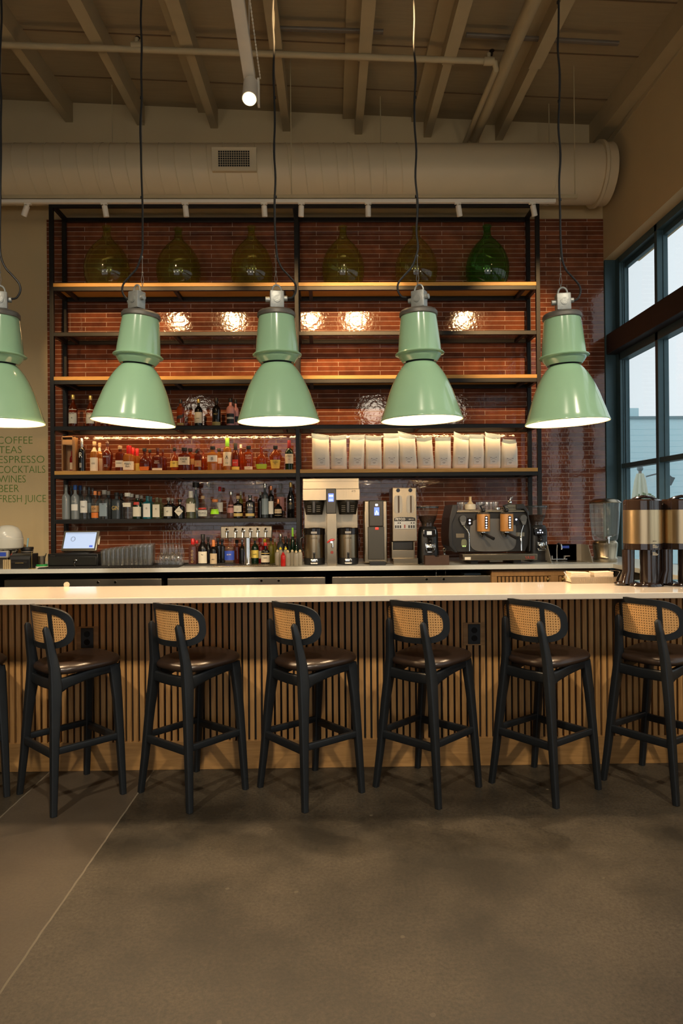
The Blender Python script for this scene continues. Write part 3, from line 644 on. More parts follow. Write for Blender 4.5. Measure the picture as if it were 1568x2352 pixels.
# wooden gift box with a bottle inside
X,_=W(161,1040,7.12); _,zt=W(161,1003,7.12); hh=zt-z
M_box=wood('gift_box_wood',(.22,.11,.04),(.34,.18,.07),(10,10,3))
gb=thing('wooden_gift_box','open-fronted wooden gift box at the left end of the oak shelf','box',(X,7.12,z))
q=MB(); w2=.07; q.box(-w2,w2,-.05,.05,0,.012); q.box(-w2,w2,-.05,.05,hh-.012,hh); q.box(-w2,-w2+.012,-.05,.05,0,hh); q.box(w2-.03,w2,-.05,.05,0,hh); q.box(-w2,w2,.04,.05,0,hh)
q.build('case',M_box,gb,smooth=False,bevel=.002)
q=MB(); q.box(-w2+.012,w2-.03,-.049,-.045,hh*.76,hh*.9); q.build('name_panel',LB['copperl'],gb,smooth=False)
bottle(165,1035,9,'std','red',None,[(.05,.4,'tan')],'small red-amber bottle inside the wooden gift box',TG,z+.012,Y=7.115)
# bottom black shelf
TG='clear and dark bottles on the lowest black shelf'; z=1.487
B(152,1113,18,'tall','frost','clearcap',[],'tall frosted vodka bottle, first at the left end of the lowest shelf',capf=.78)
B(163.5,1115,13,'tall','grey','clearcap',[],'tall bottle showing between the two frosted vodka bottles',Y=7.26)
B(173,1114,18.5,'tall','frost','blue',[(.26,.44,'white',50)],'frosted vodka bottle with a blue cap and pale emblem',texts=[('Lux',.5,.08,T_w)])
B(184,1115,16,'tall','grey','blue',[],'blue capped bottle behind the frosted blue-capped vodka',Y=7.26)
B(193.5,1117,18,'tall','clear','clearcap',[(.20,.56,'white',62)],'clear bottle with a tall white label right of the blue-capped vodka',texts=[('One',.36,.07,T_k)])
B(204,1118,15,'tall','grey','clearcap',[(.2,.5,'greyblue')],'clear bottle with a blue tinted label behind the white-label bottle',Y=7.26)
B(213,1120,13,'tall','clear','clearcap',[],'slender clear bottle behind the amber-label bottle',Y=7.28)
B(219,1128,18,'std','clear','orange',[(.05,.24,'orange',60),(.26,.48,'copperl',70)],'clear bottle with an orange cap and amber round label',texts=[('CH',.34,.10,T_k)])
B(228,1129,14,'std','grey','orange',[],'orange capped bottle behind the amber-label bottle',Y=7.26)
B(240,1126,22,'sq','clear','grey',[(.1,.55,'greyblue',30)],'square embossed clear bottle with a grey stopper',n=5,texts=[('GIN',.5,.05,T_k)])
B(249,1128,17,'sq','grey','grey',[],'square clear bottle behind the embossed one',Y=7.26,n=5)
B(268,1131,20,'sq','grey','black',[],'smoky gin bottle lettered with a large gold word',n=4,texts=[('GIN',.34,.22,T_g)])
B(278.5,1133,16,'sq','black','black',[],'dark bottle behind the gold-lettered gin',Y=7.26,n=4)
B(293.5,1132,21,'sq','clear','white',[(.46,.62,'cream',50)],'clear squat bottle with a peaked cream label and white cap',n=3,capr=1.7)
B(301.5,1134,16,'sq','clear','white',[],'white capped clear bottle behind the peaked cream label',Y=7.26,n=3,capr=1.7)
B(315.5,1136.5,19,'sq','green','grey',[(.10,.50,'cream',75),(.58,.70,'red',30)],'green gin bottle with a red seal and cream label',n=3)
B(325,1138,15,'sq','green','grey',[],'green bottle behind the gin with the red seal',Y=7.26,n=3)
B(339,1139,19.5,'sq','turq','clearcap',[(.08,.66,'white',40)],'turquoise blue gin bottle with a tall white label',n=4,texts=[('o',.42,.16,T_k)])
B(346.5,1140,15,'sq','turq','clearcap',[],'turquoise bottle peeking out behind the turquoise gin bottle',Y=7.26,n=4)
B(360.5,1142,19.5,'sq','pale','clearcap',[(.08,.66,'cream',40)],'pale yellow gin bottle with a tall cream label',n=4,texts=[('o',.42,.16,T_k)])
B(369,1143,15,'sq','pale','clearcap',[],'pale bottle behind the pale yellow gin bottle',Y=7.26,n=4)
B(387,1143,22,'squat','black','grey',[(.12,.56,'cream',60)],'squat black apothecary bottle with a square cream label',texts=[('47',.3,.12,T_k)])
B(396,1144,18,'squat','black','grey',[],'black bottle behind the apothecary bottle',Y=7.26)
o=B(413,1147,23,'squat','black','black',[],'black apothecary bottle with a cream diamond label')
r=23/2/(FPX/YS); MB().prism([(-r*.86,.075),(0,.075+r*.95),(r*.86,.075),(0,.075-r*.95)],-r-.001,-r-.003).build('paper_label',M_paper,o,smooth=False)
text('lettering','HENDRICKS',.012,M_ink,(0,-r-.004,.072),o,align='CENTER',ext=.0003,sx=.7)
B(438.5,1128,21,'sq','pale','white',[(.24,.54,'cream',76)],'clear bottle with a white capsule and wide cream label',n=3,capf=.76)
B(450,1108,18,'cone','blue','black',[(.8,.9,'white',50)],'tall blue-grey ornamented bottle with a big black round stopper behind the round decanter',Y=7.27,capr=2.6)
B(466,1139,24,'round','clear','cork',[(.10,.36,'white',60),(.40,.47,'red',50)],'round clear decanter with a black and white drawing and cork',texts=[('XOXO',.20,.14,T_k)])
B(480,1108,17,'cone','clear','clearcap',[],'tall clear bottle with a glass ball stopper behind the decanter',Y=7.27,capr=2.4)
o=B(494,1147,25,'cone','clear','orange',[(.22,.48,'neon',55)],'broad clear tequila bottle with a neon green tag and orange ball stopper',capr=1.7)
B(505,1118,15,'tall','clear','red',[(.2,.5,'white')],'tall clear bottle with a red neck behind the neon tag',Y=7.27)
B(530.5,1129,20,'cone','rose','silver',[(.2,.5,'pinkl')],'dusky pink spirit bottle right of the neon tag bottle')
B(553,1129,10,'tall','yel','grey',[],'slim olive bottle behind the gold-dotted bottle',Y=7.27)
B(546.5,1139,23,'squat','black','cork',[(.08,.22,'gold',70),(.28,.56,'cream',50)],'dark bottle with gold dotted pattern and cream strip',texts=[('::::',.34,.16,T_k)])
B(574.5,1137.5,21,'sq','black','clearcap',[(.08,.20,'gold',65)],'dark square bottle with a gold strip',n=4,texts=[('ESPOLON',.36,.06,T_w)])
B(598,1129,13,'tall','black','grey',[],'thin dark bottle left of the tall grey-blue label bottle',Y=7.26)
B(608.5,1110.5,16,'tall','grey','silver',[(.10,.56,'greyblue',80)],'tall slim bottle with a grey-blue label')
B(622.5,1116,14,'tall','black','copper',[(.12,.52,'white',50)],'dark slim bottle with a black and white label and copper neck')
B(644,1110,19,'tall','clear','clearcap',[(.2,.6,'pinkl')],'tall bottle with a pale label behind the round dark bottle',Y=7.27)
B(639,1146,20,'round','black','copper',[(.12,.46,'tan',55)],'small round dark bottle with a cream round label and copper collar',capf=.74)
B(667.5,1108,17,'wine','black','gold',[(.25,.42,'black')],'tall dark rum bottle beside the centre post on the lowest shelf',texts=[('*',.3,.2,T_g)])
# coffee bags
M_bag=mat('white_foil_bag',(.78,.75,.66),.38,noise=.05,nscale=9,bump=.7,bscale=16)
M_band=mat('shaded_seal_grey',(.19,.25,.29),.45,bump=.4,bscale=18); M_bl=cm('bag_sticker',(.80,.77,.70),.5)  # band colour holds the blue-grey shade of the creased bag tops
bags=[(716,758.6,997,'first white coffee bag from the left, beside the centre post',0),(758.6,798,1000,'second coffee bag from the left with a sagging seal',1),(799,837,998,'third coffee bag from the left with a creased shoulder',2),(838,878,1001,'fourth coffee bag from the left, sticker low on its front',3),(878,916.5,995,'fifth coffee bag, the tall smooth one behind the fourth pendant lamp',4),(917,958.5,994,'sixth coffee bag, tallest of the row with pointed left corner',5),(958.6,997,1002,'seventh coffee bag with its top folded down to the left',6),(997,1036,1004,'eighth coffee bag with a flat seal shaded grey',7),(1037,1075,997,'ninth coffee bag with a seal sloping down to the right',8),(1075,1111,998,'tenth coffee bag with a straight square top',9),(1111,1149,995,'eleventh coffee bag with a seal rising to the left',10),(1148,1188,1008,'last coffee bag at the right, slumped with a low rounded top',11)]
for x0,x1,yt,desc,sd in bags:
    rnd=random.Random(sd+3); Y=7.10; s=FPX/Y
    Xa,_=W(x0,1070,Y); Xb,_=W(x1,1070,Y); _,zt=W((x0+x1)/2,yt,Y); h=zt-1.98; w_=(Xb-Xa)*.985
    t=thing('coffee_bag',desc,'bag',((Xa+Xb)/2,Y,1.98),rnd.uniform(-.06,.06),'white coffee bags on the oak shelf')
    tl={4:.0,5:.06,8:.09,10:.05,11:.02,6:-.03,0:.04,2:-.01}.get(sd,rnd.uniform(-.03,.03)); lean=rnd.uniform(-.008,.008)
    sag=.0 if sd in(7,9) else rnd.uniform(.03,.07)
    def ring(f,hw,d,shift=0):
        K=40; out=[]
        for i in range(K):
            th=2*PI*i/K; ct,st=math.cos(th),math.sin(th)
            x=hw*math.copysign(abs(ct)**.42,ct); y=d*math.copysign(abs(st)**.8,st)
            zz=f*h
            k=max(0,(f-.55)/.45)
            zz+=k*h*(-tl*x/hw*.9-sag*(1-abs(x/hw)**1.5))
            cr=.0035*math.sin(x*95+f*19+sd)*math.sin(f*17+sd*2)
            out.append((x+lean*f*3+.0015*math.sin(f*31+sd),y+(cr if y<0 else 0)+shift,zz))
        return out
    fs=[(0,.46,.036),(.02,.485,.045),(.1,.495,.052),(.25,.49,.056),(.4,.485,.055),(.55,.475,.048),(.68,.47,.036),(.8,.465,.022),(.875,.47,.012)]
    top=[(.875,.47,.0125),(.94,.475,.006),(1,.48,.003)]
    if sd==11: fs=[(a,b*(1 if a<.7 else .93),c) for a,b,c in fs]; top=[(a,b*.8,c) for a,b,c in top]; top[0]=(.875,.437,.0125)
    m=MB(); m.loft([ring(a,b*w_,c) for a,b,c in fs]); m.build('pouch',M_bag,t,ang=60)
    m=MB(); m.loft([ring(a,b*w_,c) for a,b,c in top]); m.build('shaded_seal_band',M_band,t,ang=60)
    cx=rnd.uniform(.0,.012) ; cz=h*.235; yy=-.0585
    st_=MB().box(cx-.036,cx+.036,yy-.001,yy+.004,cz-.04,cz+.04).build('sticker',M_bl,t,smooth=False)
    a=MB(); a.cyl((cx-.028,yy-.0015,cz+.002),(cx+.028,yy-.0015,cz+.03),.0012,seg=5); a.cyl((cx-.028,yy-.0015,cz+.03),(cx+.028,yy-.0015,cz+.002),.0012,seg=5)
    for q in (-1,1): a.box(cx+q*.028-.004,cx+q*.028+.004,yy-.002,yy-.001,cz+.024,cz+.032)
    a.box(cx-.016,cx+.016,yy-.002,yy-.001,cz-.014,cz-.010); a.box(cx-.011,cx+.011,yy-.002,yy-.001,cz-.022,cz-.019)
    a.build('crossed_mark',cm('grey_print',(.25,.22,.19)),st_,smooth=False)
# ---------------- back counter ----------------
CZ=1.04; CY=6.27
def top(name,label,parts,m,cat='countertop',base=None):
    q=MB()
    for p in parts: q.box(*p)
    return tag(q.build(name,m,smooth=False,bevel=.003),label,cat)
q=MB(); q.prism([(-4.6,CY),(2.60,CY),(2.60,4.75),(WX+.115,4.75),(WX+.115,7.385),(-4.6,7.385)],CZ-.04,CZ,ax='z')
tag(q.build('worktop',M_quartz2,smooth=False,bevel=.003),'grey-white stone worktop running along the back wall and turning along the windows','countertop')
M_cab=wood('cabinet_oak',(.24,.12,.035),(.36,.19,.06),(10,10,1.5),.5)
def fridge(x0,x1,desc):
    t=thing('undercounter_cooler',desc,'fridge',((x0+x1)/2,6.42,0),0,'stainless coolers under the worktop'); h=(x1-x0)/2
    Bx('cabinet_body',M_dark,t,-h,h,.02,.7,.0,.90,smooth=False)
    Bx('top_plate',M_ssd,t,-h,h,-.0,.5,.90,.93,smooth=False)
    Bx('door_panel',M_ss,t,-h+.005,-.004,-.03,.02,.1,.84,.004,smooth=False); Bx('door_panel',M_ss,t,.004,h-.005,-.03,.02,.1,.84,.004,smooth=False)
    Bx('fascia',M_ssd,t,-h,h,-.045,.02,.862,.935,.006,smooth=False)
    q=MB()
    for x in (.14,.30): q.cyl((x,-.045,.905),(x,-.052,.905),.011)
    q.build('screw_cap',M_chrome,t)
for px0,px1,desc in ((10,371,'stainless cooler under the worktop, left one beneath the cash drawer'),(384,747,'stainless cooler under the worktop, middle one beneath the beer taps'),(762,1127,'stainless cooler under the worktop, right one beneath the coffee brewers')):
    fridge(W(px0,1330,6.38)[0],W(px1,1330,6.38)[0],desc)
Bx('void',M_dark,None,-4.5,1.45,7.14,7.3,.0,.99,smooth=False).name='under_counter_shade'  # near-black block stands in for the shade under the worktop
o=bpy.data.objects['under_counter_shade']; tag(o,'dark block standing in for the shaded void below the worktop behind the coolers','backing')
X0=W(1127,1320,6.36)[0]
sc=thing('slatted_cabinet','oak cabinet with slatted doors under the right end of the worktop','cabinet',(X0,6.33,0))
Bx('carcass',M_cab,sc,0,2.60-X0,.03,.7,.05,.985,smooth=False)
wd_=2.60-X0
q=MB(); q.box(0,wd_,.0,.03,.93,.985); q.box(0,.05,0,.03,.05,.93); q.box(wd_*.53-.035,wd_*.53+.035,0,.03,.05,.93)
q.build('face_frame',M_cab,sc,smooth=False,bevel=.002)
for a,b in ((.06,wd_*.53-.04),(wd_*.53+.04,wd_)):
    d=Bx('door_panel',M_dark,sc,a,b,.02,.03,.08,.92,smooth=False)
    q=MB(); n=int((b-a)/.036)
    for k in range(n+1): q.box(a+k*.036,a+k*.036+.024,-.004,.02,.08,.925)
    q.build('slat_row',M_cab,d,smooth=False)
    MB().ball((b-.03 if a<.1 else a+.03,-.02,.90),.014,12).build('knob',cm('brass_knob',(.5,.35,.12),.3,.9),d)
rc=Bx('return_cabinet',M_dark,None,2.63,WX+.1,4.8,6.3,0,.995,smooth=False); tag(rc,'dark cabinet below the worktop along the windows','cabinet')
# small things on the coolers
q=MB(); X,Z=W(1012,1316,6.5); q.tube([(X-.045,6.5,.93),(X-.045,6.5,.985),(X+.045,6.5,.985),(X+.045,6.5,.93)],.004,6)
tag(q.build('wire_hook',M_chrome),'bent chrome wire frame standing on the right cooler','hook')
X,_=W(1082,1320,6.5); tag(Bx('tablet_tray',cm('slate_tray',(.10,.15,.18),.4),None,X-.08,X+.08,6.44,6.6,.931,.95,.004),'small slate-grey tray on the right cooler','tray')
bk=bpy.data.objects['tablet_tray']
# ---------------- front bar ----------------
BZ=1.07; BX0,BX1=-4.2,WX-.0
q=MB(); q.box(BX0,BX1-.0,3.762,4.40,BZ-.033,BZ)
tag(q.build('bar_countertop',M_quartz,smooth=False,bevel=.004),'long glossy cream stone bar top across the room','countertop')
bar=thing('bar_counter','bar front clad in vertical oak slats over a plain oak kick board','bar',(0,4.102,0))
Bx('backing_board',M_dark,bar,BX0,BX1,.022,.25,0,BZ-.034,smooth=False)
q=MB(); x=BX0
while x<BX1-.03:
    q.box(x,x+.0258,0,.022,.168,BZ-.034); x+=.0386
q.build('slat_cladding',M_slat,bar,smooth=False)
Bx('kick_board',M_base,bar,BX0,BX1,-.004,.022,0,.168,.002,smooth=False)
for px,py in ((201,1465),(1088,1456)):
    X,Z=W(px,py,4.10)
    m=Bx('outlet_mount',M_base,bar,X-.065,X+.065,-.005,.002,Z-.068,Z+.068,.001,'square oak mounting block',smooth=False)
    p=Bx('outlet_plate',M_blk,m,X-.037,X+.037,-.012,-.005,Z-.06,Z+.06,.003,smooth=False)
    q=MB()
    for dz in (-.024,.024): q.lathe([(.018,0),(.018,.003)],(X,-.012,Z+dz),16,ay='y')
    q.build('outlet_socket',M_blkg,p)
X,Z=W(151,1347,4.38)
tag(MB().lathe([(.018,-.004),(.018,.004)],(X,4.395,BZ+.012),24,ay='y').build('round_token',mat('pale_wood_disc',(.46,.38,.27),.6)),'small round cream disc standing at the back edge of the bar top','token')
# ---------------- stools ----------------
M_stool=mat('black_stained_wood',(.011,.013,.015),.42,noise=.3,nscale=12)
M_leather=mat('dark_brown_leather',(.030,.017,.011),.30,noise=.15,nscale=10,bump=.12,bscale=120)
def cane_mat():
    m=bpy.data.materials.new('woven_cane'); nt=nodes(m); N=nt.nodes; L=nt.links
    out=N.new('ShaderNodeOutputMaterial'); p=N.new('ShaderNodeBsdfPrincipled'); p.inputs['Roughness'].default_value=.55
    uv=N.new('ShaderNodeUVMap'); sp=N.new('ShaderNodeSeparateXYZ'); L.new(uv.outputs[0],sp.inputs[0])
    def M(op,a,b=None,c=None):
        k=N.new('ShaderNodeMath'); k.operation=op
        for i,v in enumerate((a,b,c)):
            if v is None: continue
            if isinstance(v,(int,float)): k.inputs[i].default_value=v
            else: L.new(v,k.inputs[i])
        return k.outputs[0]
    def cell(ox,oy,pitch=.0135):
        fx=M('SUBTRACT',M('FRACT',M('ADD',M('DIVIDE',sp.outputs[0],pitch),ox)),.5)
        fy=M('SUBTRACT',M('FRACT',M('ADD',M('DIVIDE',sp.outputs[1],pitch),oy)),.5)
        return M('ADD',M('MULTIPLY',fx,fx),M('MULTIPLY',fy,fy))
    hole=M('LESS_THAN',cell(0,0),.045)
    wv=N.new('ShaderNodeTexWave'); wv.inputs['Scale'].default_value=75; wv.bands_direction='DIAGONAL'; L.new(uv.outputs[0],wv.inputs['Vector'])
    cr=N.new('ShaderNodeValToRGB'); cr.color_ramp.elements[0].color=(.58,.28,.085,1); cr.color_ramp.elements[1].color=(.82,.47,.18,1); L.new(wv.outputs[0],cr.inputs[0]); L.new(cr.outputs[0],p.inputs['Base Color'])
    tr=N.new('ShaderNodeBsdfTransparent'); mx=N.new('ShaderNodeMixShader'); L.new(hole,mx.inputs[0]); L.new(p.outputs[0],mx.inputs[1]); L.new(tr.outputs[0],mx.inputs[2]); L.new(mx.outputs[0],out.inputs[0])
    return m
M_cane=cane_mat()
def pip(p,poly):
    x,y=p; c=False; n=len(poly)
    for i in range(n):
        x1,y1=poly[i]; x2,y2=poly[(i+1)%n]
        if (y1>y)!=(y2>y) and x<(x2-x1)*(y-y1)/(y2-y1)+x1: c=not c
    return c
def sheet(outline,holes,bend,step,thick,uv=False):
    loops=[outline]+holes; pts=[]; edges=[]
    for lp in loops:
        o=len(pts); pts+=[Vector(p) for p in lp]; edges+=[(o+i,o+(i+1)%len(lp)) for i in range(len(lp))]
    xs=[p[0] for p in outline]; ys_=[p[1] for p in outline]
    x=min(xs)
    while x<max(xs):
        y=min(ys_)
        while y<max(ys_):
            if pip((x,y),outline): pts.append(Vector((x,y)))
            y+=step
        x+=step
    r=delaunay_2d_cdt(pts,edges,[],0,1e-6)
    V,F=r[0],r[2]
    F=[f for f in F if (lambda c: pip(c,outline) and not any(pip(c,h) for h in holes))((sum(V[i][0] for i in f)/len(f),sum(V[i][1] for i in f)/len(f)))]
    bm=bmesh.new(); vs=[bm.verts.new(bend(v[0],v[1])) for v in V]
    bm.verts.ensure_lookup_table()
    uvl=bm.loops.layers.uv.new('UVMap')
    for f in F:
        try: fc=bm.faces.new([vs[i] for i in f])
        except ValueError: continue
        for l,i in zip(fc.loops,f): l[uvl].uv=(V[i][0],V[i][1])
    bmesh.ops.delete(bm,geom=[v for v in bm.verts if not v.link_faces],context='VERTS')
    bmesh.ops.recalc_face_normals(bm,faces=bm.faces)
    mb=MB(); mb.bm.free(); mb.bm=bm
    if thick:
        bmesh.ops.solidify(bm,geom=list(bm.faces),thickness=thick)
    return mb
def sup(cx,cy,a,b,n,K=44):
    out=[]
    for k in range(K):
        t=2*PI*k/K; ct,st=math.cos(t),math.sin(t)
        out.append((cx+a*math.copysign(abs(ct)**(2/n),ct),cy+b*math.copysign(abs(st)**(2/n),st)))
    return out
def clip(poly,u0,u1):
    """keep u0<=x<=u1 (convex polygon)"""
    def cut(P,f):
        o=[]
        for i in range(len(P)):
            a,b=P[i],P[(i+1)%len(P)]; fa,fb=f(a),f(b)
            if fa>=0: o.append(a)
            if (fa>=0)!=(fb>=0):
                t=fa/(fa-fb); o.append((a[0]+(b[0]-a[0])*t,a[1]+(b[1]-a[1])*t))
        return o
    P=cut(poly,lambda p:p[0]-u0); return cut(P,lambda p:u1-p[0])
ZC=.938; HH=.113; UL=.247; RB=.27
def bend(u,v,dr=0):
    a=u/RB; lean=-(v)*.10
    return (-.185+(RB)*(1-math.cos(a))+lean-dr*math.cos(a)*0,-RB*math.sin(a),ZC+v)
def make_stool():
    t=thing('bar_stool','black wooden bar stool','stool',(0,0,0),0,'bar stools lined up along the slatted bar')
    for s in (-1,1):
        MB().sweep([(-.192,s*.212,0),(-.178,s*.19,.20),(-.160,s*.163,.48),(-.146,s*.144,.64),(-.150,s*.134,.74),(-.172,s*.121,.88),(-.183,s*.115,.935),(-.185,s*.1145,.948)],
                   [(.0155,.0155),(.019,.018),(.025,.020),(.032,.021),(.026,.019),(.020,.0165),(.0155,.014),(.007,.007)],(0,1,0),n=4.5,seg=20).build('leg',M_stool,t)
        MB().sweep([(.192,s*.212,0),(.190,s*.19,.25),(.186,s*.165,.52),(.180,s*.150,.66),(.175,s*.147,.70)],
                   [(.0155,.0155),(.020,.018),(.025,.020),(.031,.020),(.031,.020)],(0,1,0),n=4.5,seg=20).build('leg',M_stool,t)
        MB().sweep([(-.150,s*.145,.635),(-.09,s*.145,.650),(0,s*.146,.668),(.10,s*.148,.683),(.185,s*.148,.690)],
                   [(.044,.015),(.029,.015),(.026,.015),(.026,.015),(.030,.015)],(0,1,0),n=5,seg=16).build('side_rail',M_stool,t)
        MB().sweep([(-.176,s*.182,.315),(.188,s*.182,.315)],[(.0175,.012)]*2,(0,1,0),n=5).build('footrest_bar',M_stool,t)
    MB().sweep([(-.147,-.145,.645),(-.147,0,.64),(-.147,.145,.645)],[(.028,.014)]*3,(1,0,0),n=5).build('back_rail',M_stool,t)
    MB().sweep([(.178,-.148,.685),(.178,.148,.685)],[(.022,.011)]*2,(1,0,0),n=5).build('front_rail',M_stool,t)
    MB().sweep([(-.176,-.187,.300),(-.176,.187,.300)],[(.021,.012)]*2,(1,0,0),n=5).build('footrest_bar',M_stool,t)
    MB().sweep([(.188,-.187,.300),(.188,.187,.300)],[(.021,.012)]*2,(1,0,0),n=5).build('footrest_bar',M_stool,t)
    rings=[]
    def seat(k,z):
        P=[]
        for i in range(52):
            th=2*PI*i/52; ct,st=math.cos(th),math.sin(th)
            x=.205*math.copysign(abs(ct)**(2/3.3),ct); y=.205*math.copysign(abs(st)**(2/3.3),st)
            y*=.86+.14*(x+.205)/.41
            P.append((.035+x*k,y*k,z+.010*(x/.205)*k))
        return P
    for k,z in ((.84,.700),(.95,.702),(.99,.709),(1,.719),(.99,.728),(.95,.737),(.87,.745),(.70,.751),(.4,.754),(.05,.754)): rings.append(seat(k,z))
    MB().loft(rings).build('seat_cushion',M_leather,t,ang=80)
    out=sup(0,0,UL,HH,3.0,64); inn=sup(0,0,UL-.036,HH-.031,2.9,64)
    H=[clip(inn,-.107,.107),clip(inn,-.4,-.130),clip(inn,.130,.4)]
    m=sheet(out,H,bend,.02,.019); fr=m.build('back_frame',M_stool,t,ang=50)
    for k,h in enumerate(H):
        c=(sum(p[0] for p in h)/len(h),sum(p[1] for p in h)/len(h))
        hb_=[(c[0]+(p[0]-c[0])*1.02,c[1]+(p[1]-c[1])*1.02) for p in h]
        o=sheet(hb_,[],bend,.02,0).build('cane_panel',M_cane,fr,ang=80,loc=(.006,0,0)); o['label']='woven natural cane inset'
    return t
st0=make_stool()
sp_=[((-1.434,3.767),45.8,'black cane-back bar stool, first full one from the left, under the left wall outlet'),((-.772,3.787),49.9,'black cane-back bar stool, second full one from the left'),
 ((-.126,3.778),38.4,'black cane-back bar stool, third full one from the left, near the middle of the bar'),((.523,3.795),45.7,'black cane-back bar stool just left of the right-hand outlet'),
 ((1.173,3.783),36.5,'black cane-back bar stool right of the outlet, last one fully in view'),((1.812,3.790),34,'black cane-back bar stool cut off by the right edge of the picture'),((-2.06,3.77),43,'black bar stool at the left edge, only its seat corner and legs in view')]
for i,((x,y),a,desc) in enumerate(sp_):
    o=st0 if i==0 else copy_tree(st0)
    o.location=(x,y,0); o.rotation_euler=(0,0,math.radians(a)); o['label']=desc
# ---------------- pendant lamps ----------------
M_enam=mat('pale_green_enamel',(.32,.52,.33),.16,noise=.07,nscale=5,coat=.5,bump=.06,bscale=12)
M_enin=mat('cream_enamel_inside',(.46,.385,.27),.4)
M_zinc=mat('galvanised_casting',(.42,.43,.40),.45,metal=.55,noise=.25,nscale=30,bump=.3,bscale=60)
M_gask=mat('dark_gasket',(.02,.02,.018),.6); M_gask2=mat('aged_cap_metal',(.16,.15,.13),.5,metal=.5,noise=.3)
M_bulb=mat('lit_bulb',(1,.9,.7),.5,emit=(1,.80,.5),es=9)
LY=4.12
def make_lamp():
    t=thing('pendant_lamp','','lamp',(0,LY,2.075),0,'pale green enamel pendant lamps over the bar')
    f=.95
    pr=[(.2585,0),(.262,.004),(.2585,.010),(.249,.036),(.236,.075),(.218,.125),(.202,.172),(.182,.218),(.162,.258),(.143,.290),(.122,.318),(.104,.338),(.094,.345)]
    sh_=MB(); O=[(a*f,z) for a,z in pr]; I=[((a-.006)*f,max(0.002,z-.004)) for a,z in pr][::-1]
    b=MB().lathe(O,seg=64,cap=False).build('shade',M_enam,t,ang=70)
    MB().lathe([(a*f,z) for a,z in ([(.2585,0),(.252,.003)]+[((a-.005),max(.004,z-.003)) for a,z in pr[2:]]+[(.0,.344)])],seg=64,cap=False).build('shade_lining',M_enin,b,ang=70)
    MB().lathe([(.088*f,.338),(.088*f,.362)],seg=40).build('vent_gap',M_gask,t)
    MB().lathe([(a*f,z) for a,z in ((.104,.354),(.108,.352),(.128,.376),(.134,.386),(.136,.394),(.154,.398),(.156,.402),(.152,.407),(.138,.408),(.1365,.42),(.134,.45),(.122,.56),(.1125,.635))],seg=56).build('upper_housing',M_enam,t)
    q=MB()
    for k in range(6):
        a=2*PI*k/6+.3; q.ball((.147*f*math.cos(a),.147*f*math.sin(a),.404),.007,8,(1,1,.6))
    q.build('flange_bolt',M_enam,t)
    MB().lathe([(a*f,z) for a,z in ((.117,.628),(.121,.632),(.121,.650),(.112,.662),(.05,.672))],seg=48).build('top_cap',M_gask2,t)
    MB().cyl((0,0,.670),(0,0,.685),.02).build('neck_collar',M_zinc,t)
    q=MB(); q.box(-.045,.045,-.035,.035,.683,.785,bev=.006); q.lathe([(.022,0),(.022,.004),(.016,.004),(.016,.006)],(0,-.035,.735),20,ay='y')
    jb=q.build('junction_box',M_zinc,t,smooth=True)
    q=MB(); q.lathe([(.016,0),(.016,.022),(.013,.024)],(.045,0,.745),16,ay='x'); q.lathe([(.016,-.028),(.016,0)],(-.045,0,.735),16,ay='x'); q.build('cable_gland',M_zinc,jb)
    q=MB(); pts=[]
    for k in range(13):
        a=PI*k/12; pts.append((.030*math.cos(a)*(1 if k else 1),0,.790+.035*math.sin(a)))
    q.tube(pts,.006,8); q.tube([(.03,0,.792),(.03,0,.77)],.007,8); q.tube([(-.03,0,.792),(-.03,0,.77)],.007,8); q.build('hanging_eye',M_zinc,jb)
    q=MB(); q.lathe([(.018,.33),(.02,.25),(.03,.20),(.055,.14),(.060,.11),(.052,.075),(.03,.055),(.005,.05)],seg=28); bl=q.build('bulb',M_bulb,t)
    return t
def cable(t,i,top_px,side):
    X,Y,Z=t.location
    Zt=ceil_z(X,LY)-.0
    ztop=Zt-Z; M_cab_=cm('black_rubber_cable',(.012,.012,.012),.5)
    tx=W(top_px,0,LY)[0]-X
    rnd=random.Random(i+5)
    # steel wire
    q=MB(); zt=(ztop); q.tube([(0,0,.822),(-.008,0,.86),(0,0,.905)],.0018,5); q.tube([(0,0,.822),(.008,0,.86),(0,0,.905)],.0018,5)
    q.ball((0,0,.905),.007,8); q.ball((0,0,1.0),.006,8,(1,1,1.6)); slope=tx/((W(top_px,0,LY)[1]-Z)-.9)
    q.tube([(0,0,.9),(slope*(zt-.9),0,zt)],.0022,5); q.build('suspension_wire',cm('steel_wire',(.30,.28,.25),.4,.8),t)
    s=side
    pts=[(s*.068,0,.745),(s*.098,0,.752),(s*.120,0,.790),(s*.115,.0,.835),(s*.075,0,.885),(s*.035,0,.93),(s*.012,-.004,.985),(.004,-.006,1.05)]
    z=1.15
    while z<zt:
        pts.append((slope*(z-.9)+rnd.uniform(-.007,.007),-.007,z)); z+=.16
    pts.append((slope*(zt-.9),-.004,zt))
    # smooth
    P=[Vector(p) for p in pts]
    out=[]
    for k in range(len(P)-1):
        p0,p1,p2,p3=P[max(k-1,0)],P[k],P[k+1],P[min(k+2,len(P)-1)]
        for u in (0,.25,.5,.75):
            out.append(.5*((2*p1)+(p2-p0)*u+(2*p0-5*p1+4*p2-p3)*u*u+(3*p1-p0-3*p2+p3)*u**3))
    out.append(P[-1])
    q=MB(); q.tube(out,.0062,8)
    for k in range(3): q.cyl((slope*(1.35+k*.6-.9),-.004,1.35+k*.6),(slope*(1.35+k*.6-.9),-.004,1.362+k*.6),.009)
    q.build('power_cable',M_cab_,t)
l0=make_lamp()
